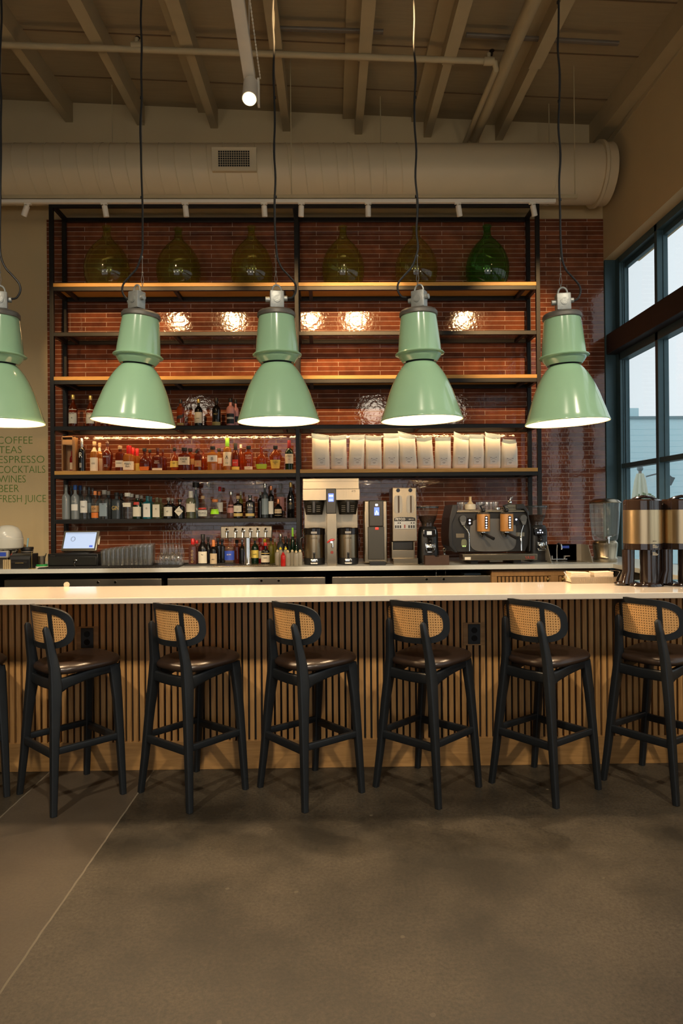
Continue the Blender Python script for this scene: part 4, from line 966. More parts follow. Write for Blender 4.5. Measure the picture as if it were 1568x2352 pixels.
LP=[(0,2,3,1,0,'pale green enamel pendant lamp at the far left, half out of the picture',20,0),(1,318,313,-1,4.5,'pale green enamel pendant lamp, first full one from the left, tilted slightly',-32,0),(2,638,631,1,-.8,'pale green enamel pendant lamp second from the left, in front of the centre shelf post',8,0),(3,965,953,-1,-1.5,'pale green enamel pendant lamp in front of the white coffee bags',-30,0),(4,1296,1287,1,-2.5,'pale green enamel pendant lamp nearest the windows',-5,0)]
lamps_=[l0]+[copy_tree(l0) for _ in range(4)]
for i,px,tpx,side,tilt,desc,rz,_ in LP:
    o=lamps_[i]
    X,Z=W(px,972 if i!=3 else 969,LY)
    if i in(2,3): Z+=.008
    o.location=(X,LY,Z); o['label']=desc
    # tilt of the hanging body, turn of the junction box
    for c in o.children:
        c.rotation_euler=(math.radians(.5),math.radians(tilt),0)
    for c in o.children:
        if c.name.startswith('junction_box'): c.rotation_euler=(0,math.radians(tilt*.6),math.radians(rz)); c.scale=(.93,.93,1)
    dxt=math.tan(math.radians(tilt))*.75
    for c in o.children: c.location=(-dxt*.5-.0,0,0)
    cable(o,i,tpx,side)
    for c in o.children:
        if c.name.startswith(('power_cable','suspension_wire')): c.location=(dxt*.5,0,0)
    lamp('POINT','bulb_light',(0,0,.045),46,(1,.72,.43),None,.035,parent=o)
# ---------------- machines on the worktop ----------------
def frame5(x0,x1,z0,z1): return x0,x1,z0,z1
# twin coffee brewer  (k: metres per step of the measured drawing)
Yb=6.42; k=1/(4.9*FPX/Yb)
X,_=W(760.5,1250,Yb)
br=thing('twin_coffee_brewer','tall stainless twin coffee brewer with two dispensers, right of the centre post','coffee machine',(X,Yb,CZ))
def zz(y,b=1665): return (b-y)*k
def xx(x,c=393): return (x-c)*k
Bx('upper_body',M_ss,br,xx(74),xx(712),0,.40,zz(935),zz(685),.006)
Bx('top_lid',M_ss,br,xx(78),xx(708),-.004,.0,zz(806),zz(722),.002)
Bx('front_panel',M_ss,br,xx(76),xx(345),-.012,0,zz(935),zz(808),.003); Bx('front_panel',M_ss,br,xx(448),xx(718),-.012,0,zz(935),zz(808),.003)
Bx('back_panel',M_ss,br,xx(78),xx(708),.33,.36,0,zz(930),.003)
Bx('column',M_ss,br,xx(343),xx(455),-.02,.33,.0,zz(1080),.004)
cp=Bx('control_panel',cm('bronze_black_panel',(.035,.032,.025),.35),br,xx(340),xx(450),-.035,0,zz(1085),zz(803),.006)
M_scr=mat('lit_blue_screen',(.03,.05,.4),.3,emit=(.12,.20,.95),es=1.6); M_scw=mat('lit_screen_white',(.8,.8,.9),.4,emit=(.75,.8,1),es=1.6)
sc_=Bx('display_screen',M_scr,cp,xx(365),xx(424),-.0365,-.034,zz(950),zz(860),smooth=False)
q=MB()
for r in range(2):
    for c in range(4): q.box(xx(372)+c*.010,xx(372)+c*.010+.007,-.0375,-.0365,zz(895)+r*.009,zz(895)+r*.009+.006)
q.box(xx(372),xx(416),-.0375,-.0365,zz(925),zz(922)); q.box(xx(372),xx(416),-.0375,-.0365,zz(940),zz(937)); q.build('display_text',M_scw,sc_,smooth=False)
M_fun=cm('dark_brew_basket',(.05,.045,.035),.25,.6)
for cx,hx in ((200,120),(583,122)):
    q=MB(); r1=hx*k
    q.lathe([(r1*.78,zz(1095)),(r1*.8,zz(1085)),(r1*.96,zz(975)),(r1*1.0,zz(965)),(r1*1.0,zz(938))],(xx(cx),.10,0),36,ratio=.95); bk_=q.build('brew_basket',M_fun,br)
    Bx('basket_handle',M_blk,bk_,xx(cx)-.013,xx(cx)+.015,-.045,.0,zz(1075),zz(945),.004)
    q=MB()
    for sgn in(-1,1):
        for r in range(4): q.box(xx(cx)+sgn*.042-.018,xx(cx)+sgn*.042+.018,-.006,-.005,zz(1060)+r*.017,zz(1060)+r*.017+.003)
    q.build('basket_print',cm('dull_print',(.22,.2,.16)),bk_,smooth=False)
for cx,nm in ((200,'left'),(583,'right')):
    d=thing('coffee_dispenser','stainless insulated coffee dispenser under the %s basket of the twin brewer'%nm,'dispenser',(X+xx(cx),Yb+.10,CZ),0,'insulated dispensers in the twin brewer')
    r=118*k
    MB().lathe([(r,zz(1585)),(r,zz(1322))],seg=40).build('steel_body',M_ss,d)
    MB().lathe([(r*1.0,zz(1322)),(r*1.04,zz(1318)),(r*1.04,zz(1252)),(r*.9,zz(1245)),(r*.3,zz(1240))],seg=40).build('lid',M_blkg,d)
    MB().lathe([(r*.92,0),(r*1.0,.01),(r*1.02,zz(1587))],seg=40).build('base',M_blk,d)
    q=MB(); q.box(-.035,.035,-r-.035,-r+.02,.012,.062,bev=.008); q.box(-.026,.026,-r-.028,-r-.02,.062,.066); sp2=q.build('tap_block',M_chrome,d)
    q=MB(); q.cyl((0,-r-.02,.06),(0,-r-.02,.10),.009); q.box(-.011,.011,-r-.03,-r-.01,.098,.125,bev=.003); q.build('tap_handle',M_blk,sp2)
    q=MB(); q.box(-.028,.028,-r*1.04-.004,-r*1.04+.006,zz(1308),zz(1285)); q.build('name_plate',M_ssd,d,smooth=False)
    text('lettering','LUXUS',.021,M_ink,(0,-r-.002,zz(1368)),d,align='CENTER')
    q=MB(); q.tube([(-r,0,zz(1345)),(-r-.03,-.01,zz(1365)),(-r-.034,-.01,zz(1430)),(-r-.02,-.01,zz(1495)),(-r,0,zz(1505))],.008,8); q.build('carry_handle',M_blk,d)
q=MB(); q.cyl((xx(395),-.02,zz(1400)),(xx(395),-.06,zz(1400)),.012); q.tube([(xx(405),-.05,zz(1400)),(xx(408),-.055,zz(1440)),(xx(405),-.06,zz(1462))],.009,8); tp=q.build('hot_water_tap',M_chrome,br)
q=MB(); q.tube([(xx(350),-.055,zz(1408)),(xx(375),-.06,zz(1385)),(xx(395),-.06,zz(1378)),(xx(430),-.06,zz(1372))],[.006,.008,.010,.006],8); q.build('tap_lever',cm('red_plastic',(.6,.01,.01),.3),tp)
MB().lathe([(.014,0),(.014,.003)],(xx(400),-.02,zz(1518)),20,ay='y').build('round_sticker',cm('maroon_sticker',(.25,.03,.02),.5),br)
text('model_mark','XTS',.022,M_ink,(xx(648),-.0135,zz(842)),br,align='CENTER')
# hot water tower
X,_=W(863,1230,Yb)
hw=thing('hot_water_tower','slim hot water dispenser with black front between the brewer and the grinder','dispenser',(X,Yb,CZ))
c0=898
Bx('side_body',M_ss,hw,xx(768,c0),xx(1028,c0),.02,.33,0.015,zz(940),.01)
fp=Bx('front_panel',cm('bronze_black_panel',(.035,.032,.025),.35),hw,xx(818,c0),xx(985,c0),-.02,.03,zz(1235),zz(938),.01)
Bx('lower_panel',cm('olive_black_panel',(.04,.038,.03),.4),hw,xx(808,c0),xx(992,c0),-.008,.03,.05,zz(1235),.006)
tr_=Bx('drip_tray',M_blk,hw,xx(822,c0),xx(1000,c0),-.06,.03,0,.035,.004)
q=MB(); 
for n_ in range(9): q.box(xx(826,c0)+n_*.0155,xx(826,c0)+n_*.0155+.006,-.055,.02,.035,.038)
q.build('tray_grille',M_ssd,tr_,smooth=False)
s_=Bx('display_screen',M_scr,fp,xx(880,c0),xx(936,c0),-.022,-.019,zz(1108),zz(1018),smooth=False)
q=MB(); q.prism([(xx(896,c0),zz(1070)),(xx(918,c0),zz(1070)),(xx(907,c0),zz(1052))],-.0235,-.022); q.box(xx(886,c0),xx(930,c0),-.0235,-.022,zz(1083),zz(1079)); q.box(xx(888,c0),xx(902,c0),-.0235,-.022,zz(1100),zz(1090)); q.box(xx(912,c0),xx(926,c0),-.0235,-.022,zz(1100),zz(1090)); q.build('display_text',M_scw,s_,smooth=False)
q=MB(); q.box(xx(892,c0),xx(920,c0),-.023,-.019,zz(1002),zz(980),bev=.003); q.build('badge',M_scw,fp); q=MB(); q.box(xx(890,c0),xx(928,c0),-.013,-.007,zz(1268),zz(1243),bev=.002); q.build('power_button',mat('lit_red_button',(.7,.02,.01),.4,emit=(.9,.05,.03),es=.8),hw)
# twin hopper grinder
X,_=W(929,1230,Yb)
gr=thing('twin_hopper_grinder','stainless coffee grinder with two hopper windows and a FETCO panel','coffee grinder',(X,Yb,CZ)); c0=1222
q=MB()
a=[(xx(1085,c0),zz(1405)),(xx(1362,c0),zz(1405)),(xx(1358,c0),zz(798)),(xx(1087,c0),zz(798))]
q.prism(a,0,.36); body=q.build('upper_body',M_ss,gr,smooth=False,bevel=.006)
for cx in (1152,1290):
    w2=50*k; o=sup(xx(cx,c0),zz(985),w2,102*k,3.6,32)
    q=MB(); q.prism(o,-.004,.002); wq=q.build('hopper_window',cm('window_trim',(.30,.26,.20),.3,.8),body,smooth=False)
    q=MB(); q.prism(sup(xx(cx,c0),zz(985),w2*.86,96*k,3.6,32),-.006,-.003); q.build('window_glass',mat('dusty_hopper_glass',(.42,.36,.26),.12,metal=.3),wq,smooth=False)
    q=MB(); q.box(xx(cx,c0)-.004,xx(cx,c0)+.012,-.0065,-.005,zz(1080),zz(890)); q.build('bean_chute',cm('bean_brown',(.07,.04,.02),.6),wq,smooth=False)
    q=MB(); q.lathe([(.018,0),(.018,.01)],(xx(cx,c0),0,zz(828)),20,ay='y'); q.build('lock_knob',M_blkg,body)
cp=MB(); cp.prism([(xx(1105,c0),zz(1175)),(xx(1345,c0),zz(1175)),(xx(1342,c0),zz(1140)),(xx(1300,c0),zz(1130)),(xx(1150,c0),zz(1130)),(xx(1108,c0),zz(1140))],-.005,.001); pn_=cp.build('name_panel',M_blk,body,smooth=False)
text('lettering','FETCO',.030,cm('white_print',(.75,.72,.62)),(xx(1118,c0),-.006,zz(1165)),pn_,off=.0006)
text('model_mark','GR-2.2',.016,cm('white_print',(.75,.72,.62)),(xx(1268,c0),-.006,zz(1162)),pn_)
bp=Bx('button_panel',cm('silver_panel',(.45,.45,.42),.35,.5),body,xx(1105,c0),xx(1345,c0),-.005,.001,zz(1265),zz(1176),.002)
for x_ in (1122,1148,1174,1272,1299,1326): Bx('button',M_blk,bp,xx(x_,c0)-.007,xx(x_,c0)+.007,-.007,-.004,zz(1254),zz(1222),smooth=False)
for x_ in (1172,1150,1326,1298): Bx('button',M_blk,bp,xx(x_,c0)-.005,xx(x_,c0)+.005,-.007,-.004,zz(1205),zz(1188),smooth=False)
q=MB(); q.box(xx(1216,c0),xx(1230,c0),-.007,-.004,zz(1254),zz(1216)); q.build('stop_button',cm('red_brown_button',(.25,.03,.02),.4),bp,smooth=False)
Bx('neck_body',M_blk,gr,xx(1092,c0),xx(1320,c0),.03,.33,zz(1500),zz(1405),.004)
q=MB(); q.box(xx(1075,c0),xx(1090,c0),0,.3,zz(1600),zz(1410)); q.box(xx(1320,c0),xx(1334,c0),0,.3,zz(1600),zz(1410)); q.box(xx(1085,c0),xx(1330,c0),0,.3,zz(1600),zz(1500)); q.build('lower_body',M_ss,gr,smooth=False,bevel=.003)
Bx('foot_tray',M_ss,gr,xx(1088,c0),xx(1368,c0),-.03,.32,.0,zz(1592),.004)
# espresso grinders
def esp_grinder(px,Y,desc,hh,scr):
    s=FPX/Y; X,_=W(px,1230,Y)
    t=thing('espresso_grinder',desc,'coffee grinder',(X,Y,CZ),0,'black espresso grinders beside the espresso machine')
    q=MB(); q.loft([[(x*a,y*b+off,z) for x,y in sup(0,0,1,1,3.4,32)] for a,b,off,z in ((.098,.12,.10,0),(.100,.12,.10,.02),(.096,.10,.10,.16),(.092,.10,.09,.30),(.078,.09,.09,.345),(.07,.08,.09,.355))]); q.build('body',M_blk,t)
    Bx('base_plate',M_blk,t,-.10,.10,-.06,.18,0,.014,.006)
    q=MB(); q.lathe([(.062,.35),(.060,.39),(.074,.41),(.098,.50),(.104,.535)],(0,.09,0),32,cap=False); q.build('hopper',GL['clear'],t)
    q=MB(); q.lathe([(.05,.352),(.060,.39),(.073,.412),(.088,.455),(.02,.46)],(0,.09,0),28); q.build('coffee_beans',mat('coffee_beans',(.035,.015,.007),.5,noise=.6,nscale=90,bump=1,bscale=90),t)
    MB().lathe([(.106,.532),(.106,.545),(.03,.552)],(0,.09,0),32).build('hopper_lid',GL['grey'],t)
    q=MB(); q.box(-.058,.062,-.035,.04,.26,.33,bev=.008); ps=q.build('display_housing',M_chrome if scr else M_blkg,t)
    Bx('display_panel',M_blkg,ps,-.052,.056,-.038,-.034,.266,.324,.001)
    if scr: Bx('display_screen',mat('lit_grey_screen',(.4,.4,.38),.3,emit=(.6,.58,.5),es=.6),ps,-.026,.02,-.040,-.037,.278,.312,smooth=False)
    else:
        q=MB()
        for i_ in range(3): q.lathe([(.006,0),(.006,.002)],(-.024+.022*i_,-.038,.286),12,ay='y')
        q.build('lit_button',M_scw,ps); text('lettering','02',.018,M_scw,(0,-.040,.302),ps,align='CENTER')
    q=MB(); q.cyl((0,.0,.25),(0,-.06,.225),.022,.02); q.ball((0,-.045,.215),.02,12); q.build('dosing_spout',M_blkg,t)
    q=MB(); q.box(-.037,.037,-.055,-.045,.13,.19,bev=.004); q.tube([(-.037,-.05,.19),(-.042,-.075,.195),(-.042,-.08,.14),(-.03,-.07,.118),(.03,-.07,.118),(.042,-.08,.14),(.042,-.075,.195),(.037,-.05,.19)],.006,8); q.lathe([(.017,0),(.017,.006),(.009,.01)],(0,-.055,.16),20,ay='y'); q.build('portafilter_fork',M_chrome,t)
    return t
esp_grinder(985,6.45,'black espresso grinder with bean hopper left of the espresso machine',0,True)
esp_grinder(1238,6.62,'black espresso grinder right of the espresso machine, partly behind the shelf posts',0,False)
X,_=W(1001,1290,6.38)
kb=thing('knock_box','brown box with a tamper on it in front of the left espresso grinder','box',(X,6.36,CZ))
q=MB(); q.prism([(-.112,0),(.112,0),(.112,.088),(.02,.088),(.012,.076),(-.012,.076),(-.02,.088),(-.112,.088)],-.05,.05); q.build('case',cm('brown_case',(.085,.045,.03),.55),kb,smooth=False,bevel=.003)
q=MB(); q.lathe([(.022,.088),(.024,.095),(.01,.10),(.009,.12),(.018,.135),(.02,.15),(.008,.158)],(.075,0,0),20); q.build('tamper',M_chrome,kb)
# espresso machine
Ye=6.46; k=1/(4.9*FPX/Ye); c0=900
X,_=W(1123.7,1230,Ye)
em=thing('espresso_machine','black two-group espresso machine with tan wooden group covers','coffee machine',(X,Ye,CZ))
b0=1640
def ex(x): return (x-c0)*k
def ez(z): return (b0-z)*k
out=[(ex(455),ez(1330)),(ex(470),ez(1450)),(ex(540),ez(1512)),(ex(1310),ez(1512)),(ex(1345),ez(1440)),(ex(1358),ez(1290)),(ex(1345),ez(1110)),(ex(1320),ez(1050)),(ex(1270),ez(1040)),(ex(560),ez(1040)),(ex(520),ez(1060)),(ex(470),ez(1190))]
q=MB(); q.prism(out,.02,.40); q.build('main_body',M_blk,em,smooth=False,bevel=.008)
sd=MB(); sd.prism([(ex(430),ez(1330)),(ex(440),ez(1440)),(ex(500),ez(1508)),(ex(530),ez(1512)),(ex(480),ez(1420)),(ex(470),ez(1190)),(ex(530),ez(1050)),(ex(530),ez(975)),(ex(480),ez(975)),(ex(445),ez(1120))],-.03,.42); sd.build('side_panel',M_blk,em,smooth=False,bevel=.005)
sd=MB(); sd.prism([(ex(1355),ez(1500)),(ex(1335),ez(1512)),(ex(1350),ez(1290)),(ex(1320),ez(1080)),(ex(1280),ez(1030)),(ex(1200),ez(1030)),(ex(1200),ez(975)),(ex(1280),ez(970)),(ex(1325),ez(1040)),(ex(1362),ez(1240))],-.03,.42); sd.build('side_panel',M_blk,em,smooth=False,bevel=.005)
pl_=sup(ex(944),ez(1320),262*k,185*k,4.5,40); q=MB(); q.prism([(x,z_) for x,z_ in pl_ if True],.012,.022); q.build('splash_panel',cm('grey_steel_panel',(.20,.19,.17),.32,.8),em,smooth=False)
Bx('cup_rail',M_ss,em,ex(525),ex(1310),-.01,.36,ez(1062),ez(1042),.003)
Bx('top_tray',M_ssd,em,ex(545),ex(1300),.02,.38,ez(1044),ez(1036),.002)
bdg=Bx('badge_block',cm('olive_badge',(.13,.13,.10),.5),em,ex(1068),ex(1262),.0,.05,ez(1042),ez(978),.004)
text('lettering','BLACK EAGLE',.022,M_ink,(0+ex(1165),-.002,ez(1022)),bdg,align='CENTER',sx=.6)
M_tanw=wood('tan_wood_cover',(.46,.20,.05),(.60,.29,.08),(12,12,2),.4)
for cx in (821,1083):
    hx=72*k
    q=MB(); q.lathe([(hx,0),(hx*1.01,.003),(hx*1.01,(1275-1082)*k-.003),(hx,(1275-1082)*k)],(ex(cx),-.045,ez(1275)),32,ratio=1.0); gc=q.build('group_cover',M_tanw,em)
    q=MB(); q.lathe([(hx*1.03,0),(hx*1.03,.006),(hx*.6,.02)],(ex(cx),-.045,ez(1082)),32); q.ball((ex(cx),-.045,ez(1040)),.02,14); q.cyl((ex(cx)-.0,-.045,ez(1060)),(ex(cx)-.03,-.06,ez(990)),.008); q.cyl((ex(cx)-.04,-.06,ez(990)),(ex(cx)+.01,-.06,ez(975)),.006); q.build('group_top',M_blk,gc)
    yy=-.045-hx*1.01
    q=MB(); q.prism(sup(ex(cx+15),ez(1175),17*k,74*k,5,28),yy-.004,yy+.01); bp=q.build('button_strip',M_blkg,gc,smooth=False)
    q=MB()
    for r_ in (1122,1150,1178,1207,1234): q.lathe([(.0075,0),(.0075,.003)],(ex(cx+15),yy-.004,ez(r_)),14,ay='y')
    q.build('lit_button',M_scw,bp)
    q=MB(); q.lathe([(.030,0),(.034,.012),(.034,.03),(.028,.036)],(ex(cx-10),-.04,ez(1318)),24); q.cyl((ex(cx-10),-.04,ez(1318)),(ex(cx-10),-.04,ez(1340)),.010,.006); gh=q.build('group_head',M_chrome,em)
    q=MB(); q.tube([(ex(cx),-.07,ez(1300)),(ex(cx+30),-.13,ez(1325)),(ex(cx+72),-.19,ez(1352))],[.009,.014,.016],12); q.build('portafilter_handle',M_blk,gh)
for s,cx in ((-1,598),(1,1283)):
    q=MB(); q.lathe([(.02,0),(.036,.01),(.038,.03),(.03,.045)],(ex(cx),.02,ez(1130)),24,ay='y'); q.loft([[(ex(cx)-.03,-.02,ez(1150)),(ex(cx)+.03,-.02,ez(1150)),(ex(cx)+.03,.0,ez(1150)),(ex(cx)-.03,.0,ez(1150))],[(ex(cx)-.012,-.03,ez(1205)),(ex(cx)+.012,-.03,ez(1205)),(ex(cx)+.012,-.015,ez(1205)),(ex(cx)-.012,-.015,ez(1205))]]); q.build('steam_lever',cm('grey_lever',(.07,.075,.075),.4),em)
    x2=ex(655 if s<0 else 1240)
    q=MB(); q.tube([(ex(cx),-.01,ez(1200)),(x2-.01*s*-1,-.04,ez(1265)),(x2,-.05,ez(1300)),(x2,-.06,ez(1495))],.006,8); q.ball((x2,-.05,ez(1345)),.011,10); q.build('steam_wand',M_chrome,em)
    q=MB(); q.prism(sup(ex(678 if s<0 else 1202),ez(1165),34*k,42*k,5,24),.0,.022); bp=q.build('side_keypad',M_blkg,em,smooth=False)
    q=MB(); 
    for dz in ((1150,1184) if s<0 else (1146,)): q.lathe([(.009,0),(.009,.003)],(ex(678 if s<0 else 1205),0,ez(dz)),14,ay='y')
    q.build('lit_button',M_scw,bp)
    Bx('info_plate',M_ss,em,ex(525 if s<0 else 1205),ex(618 if s<0 else 1302),.014,.021,ez(1348 if s<0 else 1338),ez(1300 if s<0 else 1292),.001)
q=MB(); q.prism(sup(ex(615),ez(1410),32*k,46*k,3,24),.012,.022); pg=q.build('pressure_gauge',cm('gauge_olive',(.16,.17,.10),.35),em,smooth=False)
q=MB(); 
for x_ in (603,625): q.lathe([(.005,0),(.005,.003)],(ex(x_),.012,ez(1442)),10,ay='y')
q.build('lit_indicator',mat('lit_green_led',(.3,.7,.1),.4,emit=(.5,1,.2),es=1.5),pg)
dt=Bx('drip_tray',M_ss,em,ex(565),ex(1392),-.14,.05,ez(1592),ez(1525),.004)
Bx('brand_plate',M_paper,dt,ex(585),ex(652),-.1425,-.14,ez(1585),ez(1555),smooth=False)
text('lettering','VA388',.040,cm('maroon_sticker',(.25,.03,.02),.5),(ex(1255),-.1415,ez(1582)),dt,sx=.8,off=.0008)
for x_ in (700,1180): Bx('foot',M_blk,em,ex(x_-35),ex(x_+50),-.08,.3,0,ez(1592),.006)
Bx('underside_box',M_ssd,em,ex(885),ex(1035),-.05,.3,.015,ez(1592),.004)
# cups, caddy on the machine top
k2=k
gl_pos=[(-.155,.10),(-.10,.16),(-.035,.13),(.005,.09),(.055,.12),(.10,.16),(.005,.20),(-.155,.22),(-.06,.24),(.12,.08)]
M_tum=glassm('tumbler_glass',(.985,.99,.985),(.9,.88,.8),.02,.06,base=.11,power=2.6)
def tumbler(loc,r,h,desc,group,tilt=None,name='glass_tumbler'):
    t=MB().lathe([(r*.8,0),(r*.86,.004),(r,h),(r*.95,h),(r*.82,.008),(.001,.008)],seg=20,cap=False).build(name,M_tum,None)
    t.location=loc
    if tilt: t.rotation_euler=tilt
    return tag(t,desc,'glass',group)
ztop=CZ+ez(1036)
gd=['at the left front','second from the left','third from the left, beside the whisk stand','near the middle front','in the middle','behind the middle','at the back in the centre','at the back left','at the back, left of centre','on the right beside the portafilter']
for i,((x_,y_),g_) in enumerate(zip(gl_pos,gd)):
    if i==2: continue
    tumbler((X-.06+x_*1.15,Ye+y_,ztop),.030,.078,'clear glass on top of the espresso machine, '+g_,'glasses on the espresso machine')
cw=thing('whisk_stand','cream ceramic bowl holding a bamboo whisk on top of the espresso machine','bowl',(X+ex(698),Ye+.05,ztop))
MB().lathe([(.040,0),(.050,.006),(.053,.03),(.050,.055),(.03,.062)],seg=30).build('bowl',cm('cream_ceramic',(.66,.58,.42),.35),cw)
MB().lathe([(.03,.06),(.013,.085),(.012,.12),(.015,.128)],seg=20).build('whisk',cm('bamboo',(.62,.46,.24),.6),cw)
pf=MB(); pf.lathe([(.03,0),(.032,.02),(.03,.025)],(0,0,0),20); pf.tube([(0,-.0,.012),(.05,-.03,.02),(.09,-.05,.035)],[.008,.012,.013],10)
tag(pf.build('spare_portafilter',M_chrome,None,loc=(X+ex(1010),Ye+.06,ztop)),'spare portafilter lying on top of the espresso machine','portafilter')
sf=MB(); sf.ball((0,0,.02),.022,12); sf.cyl((0,0,.02),(.01,0,.07),.006); sf.tube([(.0,0,.06),(.03,0,.075),(.015,0,.05)],.005,6)
tag(sf.build('milk_thermometer_clip',M_chrome,None,loc=(X+ex(1140),Ye+.025,CZ+ez(978))),'small chrome handle piece on the badge of the espresso machine','tool')
# splash screen sink
Y=6.42; s=FPX/Y
Xa,_=W(1254,1290,Y); Xb,_=W(1362,1290,Y); Xc,_=W(1273,1255,Y+.35); h_=.155
sk=thing('rinse_sink','small drop-in rinse sink with stainless splash guards at the right end of the worktop','sink',((Xa+Xb)/2,Y,CZ)); a=Xa-(Xa+Xb)/2; b=-a
q=MB(); q.box(a+.09,b-.05,.30,.305,0,h_+.01); q.prism([(.0,0),(.30,0),(.30,h_+.01),(.12,h_+.01)],a+.05,a+.054,ax='x'); q.prism([(.0,0),(.30,0),(.30,h_+.01),(.12,h_+.01)],b-.004,b,ax='x'); q.box(a+.05,b,.30,.305,0,h_+.01); q.build('splash_guard',cm('satin_steel',(.36,.33,.27),.4,.35),sk,smooth=False)
q=MB(); q.box(a+.09,b-.04,.04,.28,0,.006); q.build('sink_rim',M_ss,sk,smooth=False)
q=MB(); q.tube([(-.04,.25,0),(-.04,.25,.12),(-.038,.24,.165),(-.03,.21,.18),(-.02,.18,.165),(-.018,.17,.12)],.008,10); q.cyl((-.1,.25,.02),(.06,.25,.02),.008); q.cyl((-.09,.25,.02),(-.09,.25,.055),.012); q.cyl((.035,.25,.02),(.035,.25,.055),.012); q.cyl((.035,.25,.05),(.085,.235,.052),.005); q.build('faucet',M_chrome,sk)
q=MB(); q.box(.02,.1,.296,.299,h_-.03,h_-.005); q.build('sticker',LB['blue'],sk,smooth=False)
# glass drinks dispenser
Y=6.55; k=1/(4.78*FPX/Y); X,_=W(1389,1250,Y)
dd=thing('beverage_dispenser','large clear drinks dispenser with steel lid and base in the corner by the window','dispenser',(X,Y,CZ)); 
def bz(y): return (1140-y)*k
r=130*k
MB().lathe([(r*.98,0),(r*1.0,.004),(r*1.0,bz(1100)),(r*.97,bz(1095)),(r*.92,bz(1080)),(r*1.02,bz(960)),(r*1.02,bz(930)),(r*.85,bz(905))],seg=44).build('steel_base',M_ss,dd)
MB().lathe([(r*.85,bz(910)),(r*1.0,bz(890)),(r*1.08,bz(830)),(r*1.2,bz(640)),(r*1.26,bz(490)),(r*1.24,bz(490)),(r*1.05,bz(840)),(.01,bz(895))],seg=44,cap=False).build('clear_tank',GL['clear'],dd)
MB().lathe([(r*1.31,bz(492)),(r*1.32,bz(485)),(r*1.1,bz(460)),(r*.7,bz(444)),(.01,bz(440))],seg=44).build('lid',M_ss,dd)
q=MB(); q.cyl((0,0,bz(890)),(0,0,bz(500)),.013); q.build('ice_tube',GL['frost'],dd)
q=MB(); q.cyl((-.03,-r*.95,bz(870)),(-.03,-r-.05,bz(872)),.012); q.cyl((-.03,-r-.04,bz(855)),(-.03,-r-.045,bz(930)),.011,.008); q.box(-.045,-.005,-r-.055,-r-.03,bz(862),bz(850),bev=.003); q.build('tap',M_chrome,dd)
# coffee urns on the bar
Y=4.16; k=1/(4.78*FPX/Y)
M_ss_warm=mat('warm_lit_stainless',(.62,.46,.27),.28,metal=1,noise=.14,nscale=6,stretch=(60,60,1))  # stainless with the warm lamp reflections put into its colour
M_esp=mat('espresso_brown_gloss',(.018,.010,.007),.12,coat=.5)
def urn(px,desc):
    X,_=W(px,1250,Y)
    t=thing('coffee_urn',desc,'dispenser',(X,Y,BZ),0,'tall insulated coffee urns on the right end of the bar')
    def z_(y): return (1385-y)*k
    r=200*k
    MB().lathe([(r*1.0,z_(922)),(r,z_(555))],seg=48).build('steel_body',M_ss_warm,t)
    MB().lathe([(r*1.0,z_(555)),(r*.99,z_(455)),(r*.90,z_(440)),(r*.2,z_(432))],seg=48).build('lid',M_esp,t)
    MB().lathe([(r*.97,z_(990)),(r*1.0,z_(985)),(r*1.0,z_(922))],seg=48).build('lower_band',M_esp,t)
    q=MB(); q.tube([(-r*1.02,.0,z_(490)),(-r*.9,-.01,z_(470)),(-r*.4,-.02,z_(425)),(0,-.02,z_(408)),(r*.4,-.02,z_(415)),(r*.85,-.01,z_(450))],[.008,.009,.010,.010,.009,.007],8); q.build('carry_handle',M_esp,t)
    q=MB(); q.loft([[(x*a,yy_*a+.0,zq) for x,yy_ in sup(0,0,1,1.15,2.3,36)] for a,zq in ((r*.985,0),(r*.99,.006),(r*.95,.016),(r*.8,.022))]); q.build('stand_base',M_esp,t)
    q=MB(); q.sweep([(-r*.92,0,.01),(-r*.80,0,.09),(-r*.80,0,z_(990))],[(.042,.045),(.030,.04),(.032,.04)],(0,1,0)); q.build('stand_leg',M_esp,t); q=MB(); q.sweep([(r*.80,.03,.01),(r*.84,.03,z_(990))],[(.03,.04)]*2,(0,1,0)); q.build('stand_leg',M_esp,t)
    q=MB(); q.lathe([(.050,.012),(.048,z_(990))],(.022,-.03,0),32); q.build('tap_column',M_esp,t)
    q=MB()
    for zc in (965,1045):
        for r_,w_ in enumerate((.035,.04,.028,.018)): q.box(.0,w_*.85,-.0005,.0005,z_(zc)+r_*.0055,z_(zc)+r_*.0055+.0028)
    q.build('instruction_print',cm('pale_print',(.45,.40,.30),.6),t,smooth=False,loc=(.010,-r*1.0-.0005,0))
    text('lettering','JAVA',.010,M_ink,(.022,-r-.002,z_(898)),t,align='CENTER',ext=.0002)
    return t
u1=urn(1475,'tall espresso-brown coffee urn with a stainless body toned by warm lamplight, the fully visible one')
MB().ball((-.13,-.0,.013),.045,16,(1.1,.8,.3)).build('stand_foot',M_esp,u1)
urn(1562,'tall espresso-brown coffee urn cut off by the right edge of the picture')
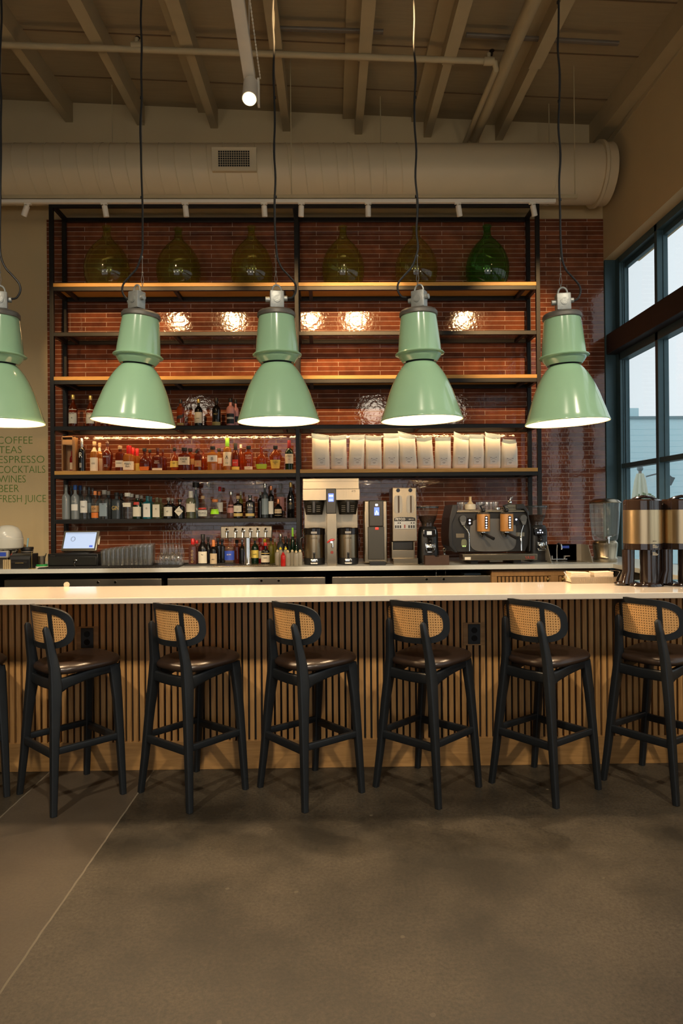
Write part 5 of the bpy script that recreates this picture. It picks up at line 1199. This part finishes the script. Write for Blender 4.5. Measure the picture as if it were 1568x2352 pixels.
# napkin basket
X0,_=W(1302,1335,4.33); X1,_=W(1408,1335,4.33); w2=(X1-X0)/2
nb=thing('wire_basket','woven metal basket holding two stacks of cream napkins on the bar top','basket',((X0+X1)/2,4.33,BZ))
q=MB(); q.prism([(-w2+.01,0),(w2-.01,0),(w2,.04),(-w2,.04)],-.055,-.052); q.prism([(-w2+.01,0),(w2-.01,0),(w2,.04),(-w2,.04)],.052,.055); q.box(-w2+.01,w2-.01,-.053,.053,0,.003)
n_=int(2*w2/.012)
for i in range(n_): 
    x_=-w2+.008+i*.012; q.cyl((x_,-.057,.003),(x_+.010,-.057,.038),.0013,seg=4); q.cyl((x_+.010,-.057,.003),(x_,-.057,.038),.0013,seg=4)
q.build('basket_body',cm('champagne_wire',(.45,.36,.25),.4,.6),nb,smooth=False)
q=MB()
for s_ in (-1,1): q.tube([(s_*w2,-.04,.03),(s_*(w2+.03),-.03,.073),(s_*(w2+.01),-.02,.078),(s_*(w2-.005),.03,.075),(s_*w2,.04,.03)],.0022,6)
q.build('wire_handle',M_chrome,nb)
M_nap=mat('cream_napkins',(.74,.60,.42),.85,noise=.06,nscale=30)
for nm,x_,h_ in (('left',-.078,.067),('right',.072,.070)):
    q=MB()
    for i in range(9): q.box(x_-.062+.001*(i%2),x_+.058+.0015*(i%3),-.045,.045,.004+i*(h_-.004)/9,.004+(i+.85)*(h_-.004)/9)
    o=q.build('napkin_stack',M_nap,None,smooth=False,loc=nb.location,rot=(0,math.radians(2 if nm=='left' else -1),0)); tag(o,'%s stack of cream napkins inside the wire basket'%nm,'napkins')
# ---------------- left part of the worktop ----------------
X0,_=W(88,1300,CY+.03); X1,_=W(408,1300,CY+.03); X2,_=W(530,1290,CY+.2)
q=MB(); q.box(X0,X1,CY+.02,CY+.5,CZ,CZ+.008)
n_=int((X1-X0)/.026)
for i in range(n_): q.box(X0+i*.026,X0+i*.026+.013,CY+.010,CY+.02,CZ,CZ+.008)
for i in range(30):
    q.box(X0,X1,CY+.03+i*.016,CY+.036+i*.016,CZ+.008,CZ+.012)
tag(q.build('bar_mat',cm('black_rubber',(.015,.014,.012),.6),smooth=False),'black ribbed rubber bar mat in front of the cash drawer and glasses','mat')
q=MB(); q.box(X1+.02,X2,CY+.22,CY+.5,CZ,CZ+.008)
for i in range(16): q.box(X1+.02,X2,CY+.225+i*.016,CY+.231+i*.016,CZ+.008,CZ+.011)
tag(q.build('bar_mat',cm('black_rubber',(.015,.014,.012),.6),smooth=False),'short black bar mat left of the beer tap drip tray','mat')
# cash drawer
Y=6.45; X0,_=W(110,1285,Y); X1,_=W(228,1285,Y); zc=CZ+.012
cd=thing('cash_drawer','black metal cash drawer under the touch screen till','cash drawer',((X0+X1)/2-.01,Y,zc),math.radians(-4)); w2=(X1-X0)/2
Bx('case',M_blk,cd,-w2,w2,.004,.38,0,.115,.004); Bx('drawer_front',cm('satin_black',(.02,.02,.018),.3),cd,-w2+.01,w2-.01,-.006,.006,.008,.09,.003)
q=MB(); q.lathe([(.012,0),(.012,.01)],(.03,-.006,.045),16,ay='y'); q.tube([(.03,-.018,.04),(.028,-.03,.015),(.045,-.035,-.002)],.003,6); q.ball((.038,-.02,.055),.012,8,(1,.4,1)); q.build('key_lock',M_chrome,cd)
q=MB(); q.box(-w2+.03,-w2+.075,-.0075,-.006,.095,.101); q.build('badge',M_ssd,cd,smooth=False)
# till screen
ps=thing('till_screen','tilted touch screen till showing a pale blue order page, standing on the cash drawer','screen',((X0+X1)/2+.01,Y+.16,zc+.115))
MB().loft([[(x_*a,y_*b,z_) for x_,y_ in sup(0,0,1,1,5,24)] for a,b,z_ in ((.11,.09,0),(.11,.09,.008),(.06,.03,.02),(.05,.02,.06))]).build('foot',M_blk,ps)
hd=MB(); hd.box(-.172,.172,-.008,.022,0,.205,bev=.008); RX=math.radians(-24)
he=hd.build('screen_housing',cm('champagne_bezel',(.42,.36,.26),.3,.7),ps,loc=(0,-.06,.022),rot=(RX,0,math.radians(-3)))
Bx('bezel',cm('olive_black_bezel',(.06,.055,.035),.3),he,-.166,.166,-.010,-.007,.006,.199,.003)
M_scp=mat('lit_pale_blue_screen',(.3,.4,.6),.25,emit=(.33,.42,.60),es=.75)
dsp=Bx('display',M_scp,he,-.150,.150,-.0115,-.0095,.022,.186,smooth=False)
q=MB()
for i in range(14):
    a_=2*PI*i/14; q.cyl((-.068+.016*math.cos(a_),-.0122,.118+.02*math.sin(a_)),(-.068+.023*math.cos(a_+.5),-.0122,.118+.026*math.sin(a_+.5)),.0014,seg=4)
q.box(-.14,.14,-.0122,-.0115,.174,.1765); q.build('page_mark',cm('dark_blue_ink',(.05,.06,.12),.5),dsp,smooth=False)
q=MB(); q.box(.100,.132,-.0125,-.0115,.034,.052); q.build('page_button',mat('lit_blue_button',(.03,.08,.5),.4,emit=(.03,.07,.35),es=1),dsp,smooth=False)
MB().box(.168,.190,-.004,.012,.06,.15,bev=.003).build('card_reader',cm('champagne_bezel',(.42,.36,.26),.3,.7),he)
# receipt printer, terminal, cup etc.
X,_=W(49,1290,6.36)
rp=thing('receipt_printer','black receipt printer at the left end of the worktop','printer',(X,6.33,CZ))
q=MB(); q.prism([(.0,0),(.19,0),(.19,.135),(.06,.135),(.02,.12),(.0,.085)],-.10,.09,ax='x'); q.build('case',M_blk,rp,smooth=False,bevel=.006)
Bx('paper_slot',M_dark,rp,-.075,.065,-.003,.0,.05,.075,smooth=False)
q=MB()
for i in range(6): q.box(-.04+.013*i,-.033+.013*i,-.004,-.002,.052,.056)
q.build('status_light',cm('gold_print',(.6,.42,.12)),rp,smooth=False)
X,_=W(76,1290,6.36)
q=MB(); q.cyl((0,0,0),(0,0,.16),.002,seg=6); q.lathe([(.03,0),(.03,.005),(.005,.008)],seg=20)
tag(q.build('receipt_spike',cm('brass_knob',(.5,.35,.12),.3,.9),None,loc=(X+.005,6.32,CZ)),'brass receipt spike beside the printer','spike')
X,_=W(90,1295,6.34)
o=thing('lidded_tub','cream tub with a bright green rim holding a steel cup','tub',(X,6.40,CZ)); MB().lathe([(.052,0),(.055,.018)],seg=28).build('tub',M_paper,o); MB().lathe([(.050,.018),(.050,.036),(.02,.037)],seg=28).build('rim',cm('bright_green',(.02,.28,.06),.4),o)
o=thing('steel_jigger_cup','steel cup with small tools standing on the green-rimmed tub','cup',(X-.005,6.40,CZ+.037)); MB().lathe([(.032,0),(.034,.075),(.032,.075),(.03,.004),(.001,.004)],seg=24,cap=False).build('cup',M_ss,o); q=MB(); q.cyl((.02,0,.01),(.045,0,.1),.004); q.cyl((.0,0,.01),(.035,.0,.085),.003); q.build('tool',M_chrome,o)
X,_=W(62,1245,6.75)
o=thing('black_takeaway_cup','black cup with a blue straw behind the receipt printer','cup',(X,6.75,CZ)); MB().lathe([(.042,0),(.056,.155),(.060,.158),(.060,.18),(.054,.183)],seg=28).build('cup',M_blk,o); MB().cyl((0,0,.17),(.012,0,.27),.008).build('straw',cm('pale_blue_straw',(.25,.42,.48),.4),o); MB().lathe([(.0565,.135),(.0575,.142)],seg=28).build('print_band',cm('grey_print',(.25,.22,.19)),o)
X,_=W(50,1240,6.95)
o=thing('cardboard_box','small tan cardboard box behind the black cup','box',(X,6.95,CZ)); q=MB(); q.prism([(-.09,0),(.07,0),(.07,.16),(-.02,.21),(-.09,.17)],-.05,.06); q.build('box',cm('kraft_card',(.38,.22,.08),.8),o,smooth=False)
# mixer-like white juicer at the left edge
X,_=W(10,1220,6.6)
jc=thing('citrus_juicer','white domed counter machine with a steel bowl at the left edge of the picture','juicer',(X,6.66,CZ))
M_wen=cm('white_enamel',(.62,.62,.55),.25)
MB().lathe([(.105,.165),(.138,.18),(.143,.20),(.144,.265),(.140,.27),(.141,.275),(.128,.33),(.095,.375),(.05,.395),(.01,.40)],seg=44).build('domed_head',M_wen,jc)
R_=Matrix.Rotation(math.radians(-32),3,'X'); q=MB(); pr=[]
for sc_k,d_ in ((1,.0),(.96,-.012)):
    pr.append([tuple(Vector((-.045,-.085,.325))+R_@Vector((x_*sc_k,d_-.02,z_*sc_k))) for x_,z_ in sup(0,0,.085,.045,2.2,28)])
q.loft(pr); q.build('dome_opening',cm('olive_shadow_plastic',(.14,.12,.08),.5),jc,smooth=False)
MB().lathe([(.06,.0),(.085,.012),(.09,.03),(.07,.06),(.075,.10),(.10,.15),(.10,.17)],seg=36).build('steel_bowl',M_chrome,jc)
q=MB(); q.loft([[(-.21,-.14,.13),(-.03,-.155,.20),(-.03,-.09,.20),(-.21,-.09,.13)],[(-.18,-.14,.08),(-.05,-.155,.165),(-.05,-.09,.165),(-.18,-.09,.08)]]); q.build('feed_arm',M_wen,jc,smooth=False)
MB().ball((.115,-.06,.075),.022,14).build('control_knob',cm('red_plastic',(.6,.01,.01),.3),jc); MB().box(.06,.125,-.05,.0,.03,.13,bev=.006).build('motor_block',M_blk,jc)
X,_=W(5,1272,6.38)
o=thing('card_terminal','small payment display with a blue label at the left picture edge','card reader',(X,6.38,CZ)); Bx('stand',M_ssd,o,-.03,.05,0,.05,0,.10,.004); Bx('display_housing',cm('grey_plastic',(.35,.34,.31),.4),o,-.09,.062,-.02,.02,.10,.165,.006); Bx('label_panel',LB['blue'],o,-.08,.045,-.022,-.02,.115,.152,smooth=False)
X,_=W(18,1290,6.34)
q=MB()
for i in range(4): q.box(-.035+i*.018,-.022+i*.018,-.01,.02,0,.085)
tag(q.build('stir_stick_holder',cm('tan_sticks',(.5,.38,.2),.6),None,smooth=False,loc=(X,6.33,CZ)),'bundle of tan stir sticks beside the receipt printer','sticks')
# ---------------- glassware ----------------
n=0
word=['front','second','third','fourth','back']
cols=['far left','left','left of centre','middle','right of centre','right','far right','rightmost','next to the wine glasses','just before the wine glasses','under the wine glasses']
for r_ in range(4):
    for c_ in range(11):
        Y=6.42+r_*.085; px=238+c_*10.6+r_*2
        X,_=W(px,1280,Y)
        hh_=.14+.014*min(c_,8)*.25+r_*.004
        tumbler((X,Y,CZ+.013),.030,hh_+.02*(c_/10),'clear upturned tall glass on the bar mat, %s row, %s'%(word[r_],cols[c_]),'tall clear glasses crowded on the bar mat')
def wine_glass(X,Y,desc,zb):
    t=MB().lathe([(.034,.0),(.040,.05),(.036,.085),(.018,.11),(.005,.12),(.0045,.19),(.008,.195),(.034,.2)],seg=22,cap=False).build('wine_glass',M_tum,None)
    t.location=(X,Y,zb); return tag(t,desc,'glass','upturned wine glasses')
pos=[(369,0),(383,0),(397,0),(411,0),(375,1),(390,1),(405,1),(382,2),(398,2)]
dn=['front row, first','front row, second','front row, third','front row, last','middle row, left','middle row, centre','middle row, right','back row, left','back row, right']
for (px,r_),d_ in zip(pos,dn):
    Y=6.46+r_*.085; wine_glass(W(px,1270,Y)[0],Y,'upturned wine glass with its foot in the air, '+d_,CZ+.013)
for (px,r_),d_ in zip(pos[:7],dn[:7]):
    Y=6.50+r_*.085; 
    X,_=W(px+4,1230,Y)
    t=MB().lathe([(.020,0),(.028,.06),(.030,.10),(.004,.16),(.004,.23),(.030,.24)],seg=20,cap=False).build('flute_glass',M_tum,None); t.location=(X,Y+.04,CZ+.013); t.scale=(1,1,1.35)
    tag(t,'upturned tall stemmed glass among the wine glasses, '+d_,'glass','tall stemmed glasses')
# ---------------- beer tap tower ----------------
Y=6.5; X,_=W(568,1260,Y)
bt=thing('beer_tap_tower','stainless T-shaped beer tower with six chrome taps','beer tap',(X,Y,CZ))
Xl,Zt=W(508,1209,Y); Xr,Zb=W(625,1235,Y)
MB().lathe([(.055,0),(.055,.008),(.034,.012),(.031,.02),(.031,Zb-CZ+.01)],seg=32).build('column',M_chrome,bt)
Bx('crossbar',M_ss,bt,Xl-X,Xr-X,-.045,.05,Zb-CZ,Zt-CZ,.006)
for px in (521,541,558,575,592,610):
    x_=W(px,1220,Y-.05)[0]-X; z_=(Zt+Zb)/2-CZ
    q=MB(); q.lathe([(.018,0),(.018,.008),(.010,.012),(.010,.03)],(x_,-.045,z_+.012),18,ay='y'); q.ball((x_,-.078,z_+.01),.014,12); q.cyl((x_,-.078,z_),(x_-.002,-.088,z_-.052),.008,.0065); q.cyl((x_,-.078,z_+.01),(x_,-.08,z_+.040),.006,.009); q.build('beer_tap',M_chrome,bt)
X0,_=W(488,1296,6.36); X1,_=W(638,1296,6.36)
o=thing('drip_tray','low stainless drip tray under the beer taps','tray',((X0+X1)/2,6.40,CZ)); w2=(X1-X0)/2
Bx('pan',M_ss,o,-w2,w2,-.10,.13,0,.010,.003,smooth=False); q=MB()
for i in range(34): q.box(-w2+.01+i*(2*w2-.02)/34,-w2+.01+i*(2*w2-.02)/34+.006,-.09,.12,.010,.013)
q.build('grille',M_ssd,o,smooth=False)
# bottles on the worktop
TG='bottles standing on the worktop around the beer taps'; z=CZ
def D(px,top,w,style,glass,cap,labels,desc,Y=6.62,**kk): return bottle(px,top,w,style,glass,cap,labels,desc,TG,z,Y=Y,**kk)
D(443,1237,18,'sq','rose','red',[],'brown bottle with a red cap and gold vertical lettering, first by the glasses',n=4,texts=[('O\nO\nO\nO',.48,.13,T_g)],capf=.78)
D(452,1241,14,'sq','rose','red',[],'red-capped bottle behind the one with gold vertical lettering',Y=6.8,n=4)
D(466,1227,22,'wine','black','black',[(.06,.44,'cream',60)],'dark wine-shaped bottle with a white scalloped label',capf=.8,texts=[('~',.3,.15,T_k)])
D(478,1233,15,'wine','black','black',[],'black bottle behind the white scalloped label',Y=6.8)
D(490.5,1240,17,'std','black','orange',[(.04,.46,'tan',66)],'dark bottle with an orange capsule and tan label',capf=.72,texts=[('MED',.2,.07,T_k)])
D(501,1236,15,'sq','black','black',[],'black bottle between the orange capsule and the blue label, left one',Y=6.74,n=4)
D(510,1238,15,'sq','black','black',[],'black bottle between the orange capsule and the blue label, right one',Y=6.80,n=4)
D(527.5,1235,25,'squat','clear','clearcap',[(.18,.52,'blue',60)],'broad clear bottle with a bright blue label under the beer taps',texts=[('SILVER',.36,.07,T_w)])
D(544,1240,16,'sq','damber','black',[],'dark amber bottle left of the beer tower column',Y=6.75,n=3)
D(556,1238,14,'std','black','silver',[],'slim black bottle with a silver neck just left of the tower column',Y=6.66)
D(585.5,1233,17,'std','green','gold',[(.24,.52,'yellow',72)],'green bottle with a bright yellow label right of the tower column',texts=[('GENEPY',.36,.05,T_k)])
D(597.5,1236,17,'tall','red','red',[(.2,.5,'cream')],'red bottle standing behind the yellow-label bottle',Y=6.76)
D(608,1238,14,'std','red','yellow',[],'red bottle with a yellow top behind the cream label bottle',Y=6.82)
D(609.5,1246,20,'squat','black','red',[(.12,.44,'cream',75),(.5,.54,'gold')],'dark bottle with a red cap and wide cream label',Y=6.55,texts=[('CREME',.3,.07,T_k)])
D(622,1234,13,'tall','yel','black',[],'slim yellow-green bottle right of the red-capped bottle',Y=6.72)
D(631,1237,12,'tall','yel','grey',[],'thin greenish bottle, left of the steel pourer bottle',Y=6.80)
D(644,1226,16,'tall','grey','silver',[(.2,.4,'greyblue')],'grey bottle with a wide silver cap behind the squeeze bottles',Y=6.74)
D(656,1232,14,'tall','black','black',[],'dark bottle behind the squeeze bottles',Y=6.74)
D(663,1236,13,'wine','green','black',[],'dark green bottle behind the squeeze bottles',Y=6.80)
D(672,1212,11,'wine','green','lime',[],'tall green bottle with a bright green neck beside the centre post',Y=6.84,capf=.72)
D(681,1238,12,'wine','green','black',[],'dark green bottle nearest the centre post',Y=6.84)
M_sq=glassm('cloudy_plastic',(.75,.76,.72),(.85,.80,.68),.6,.15)
for px,c_,desc,top_,Y in ((637,None,'cloudy squeeze bottle, first on the left',1262,6.40),(650,'red','squeeze bottle filled with red syrup',1268,6.36),(661,None,'cloudy squeeze bottle right of the red one',1263,6.38),(671,None,'cloudy squeeze bottle, second right of the red one',1262,6.42),(680,None,'cloudy squeeze bottle, third right of the red one',1264,6.38),(689,None,'cloudy squeeze bottle nearest the coffee brewer',1262,6.44),(644,'lemon','cloudy bottle with a yellow top behind the first squeeze bottle',1256,6.50),(656,'lemon','cloudy bottle with a yellow top behind the red squeeze bottle',1256,6.50)):
    X,_=W(px,1285,Y); _,zt=W(px,top_,Y); h=zt-CZ
    t=thing('squeeze_bottle',desc,'bottle',(X,Y,CZ),0,'small squeeze bottles by the coffee brewer')
    MB().lathe([(.021,0),(.023,.004),(.023,h*.72),(.020,h*.80),(.011,h*.86),(.011,h*.88)],seg=20).build('body',M_sq if c_!='red' else cm('red_syrup',(.55,.02,.015),.2),t)
    MB().lathe([(.0125,h*.86),(.0125,h*.94),(.006,h*.96),(.004,h)],seg=14).build('pour_spout',CP['yellow'] if c_=='lemon' else (CP['red'] if c_ else CP['cream']),t)
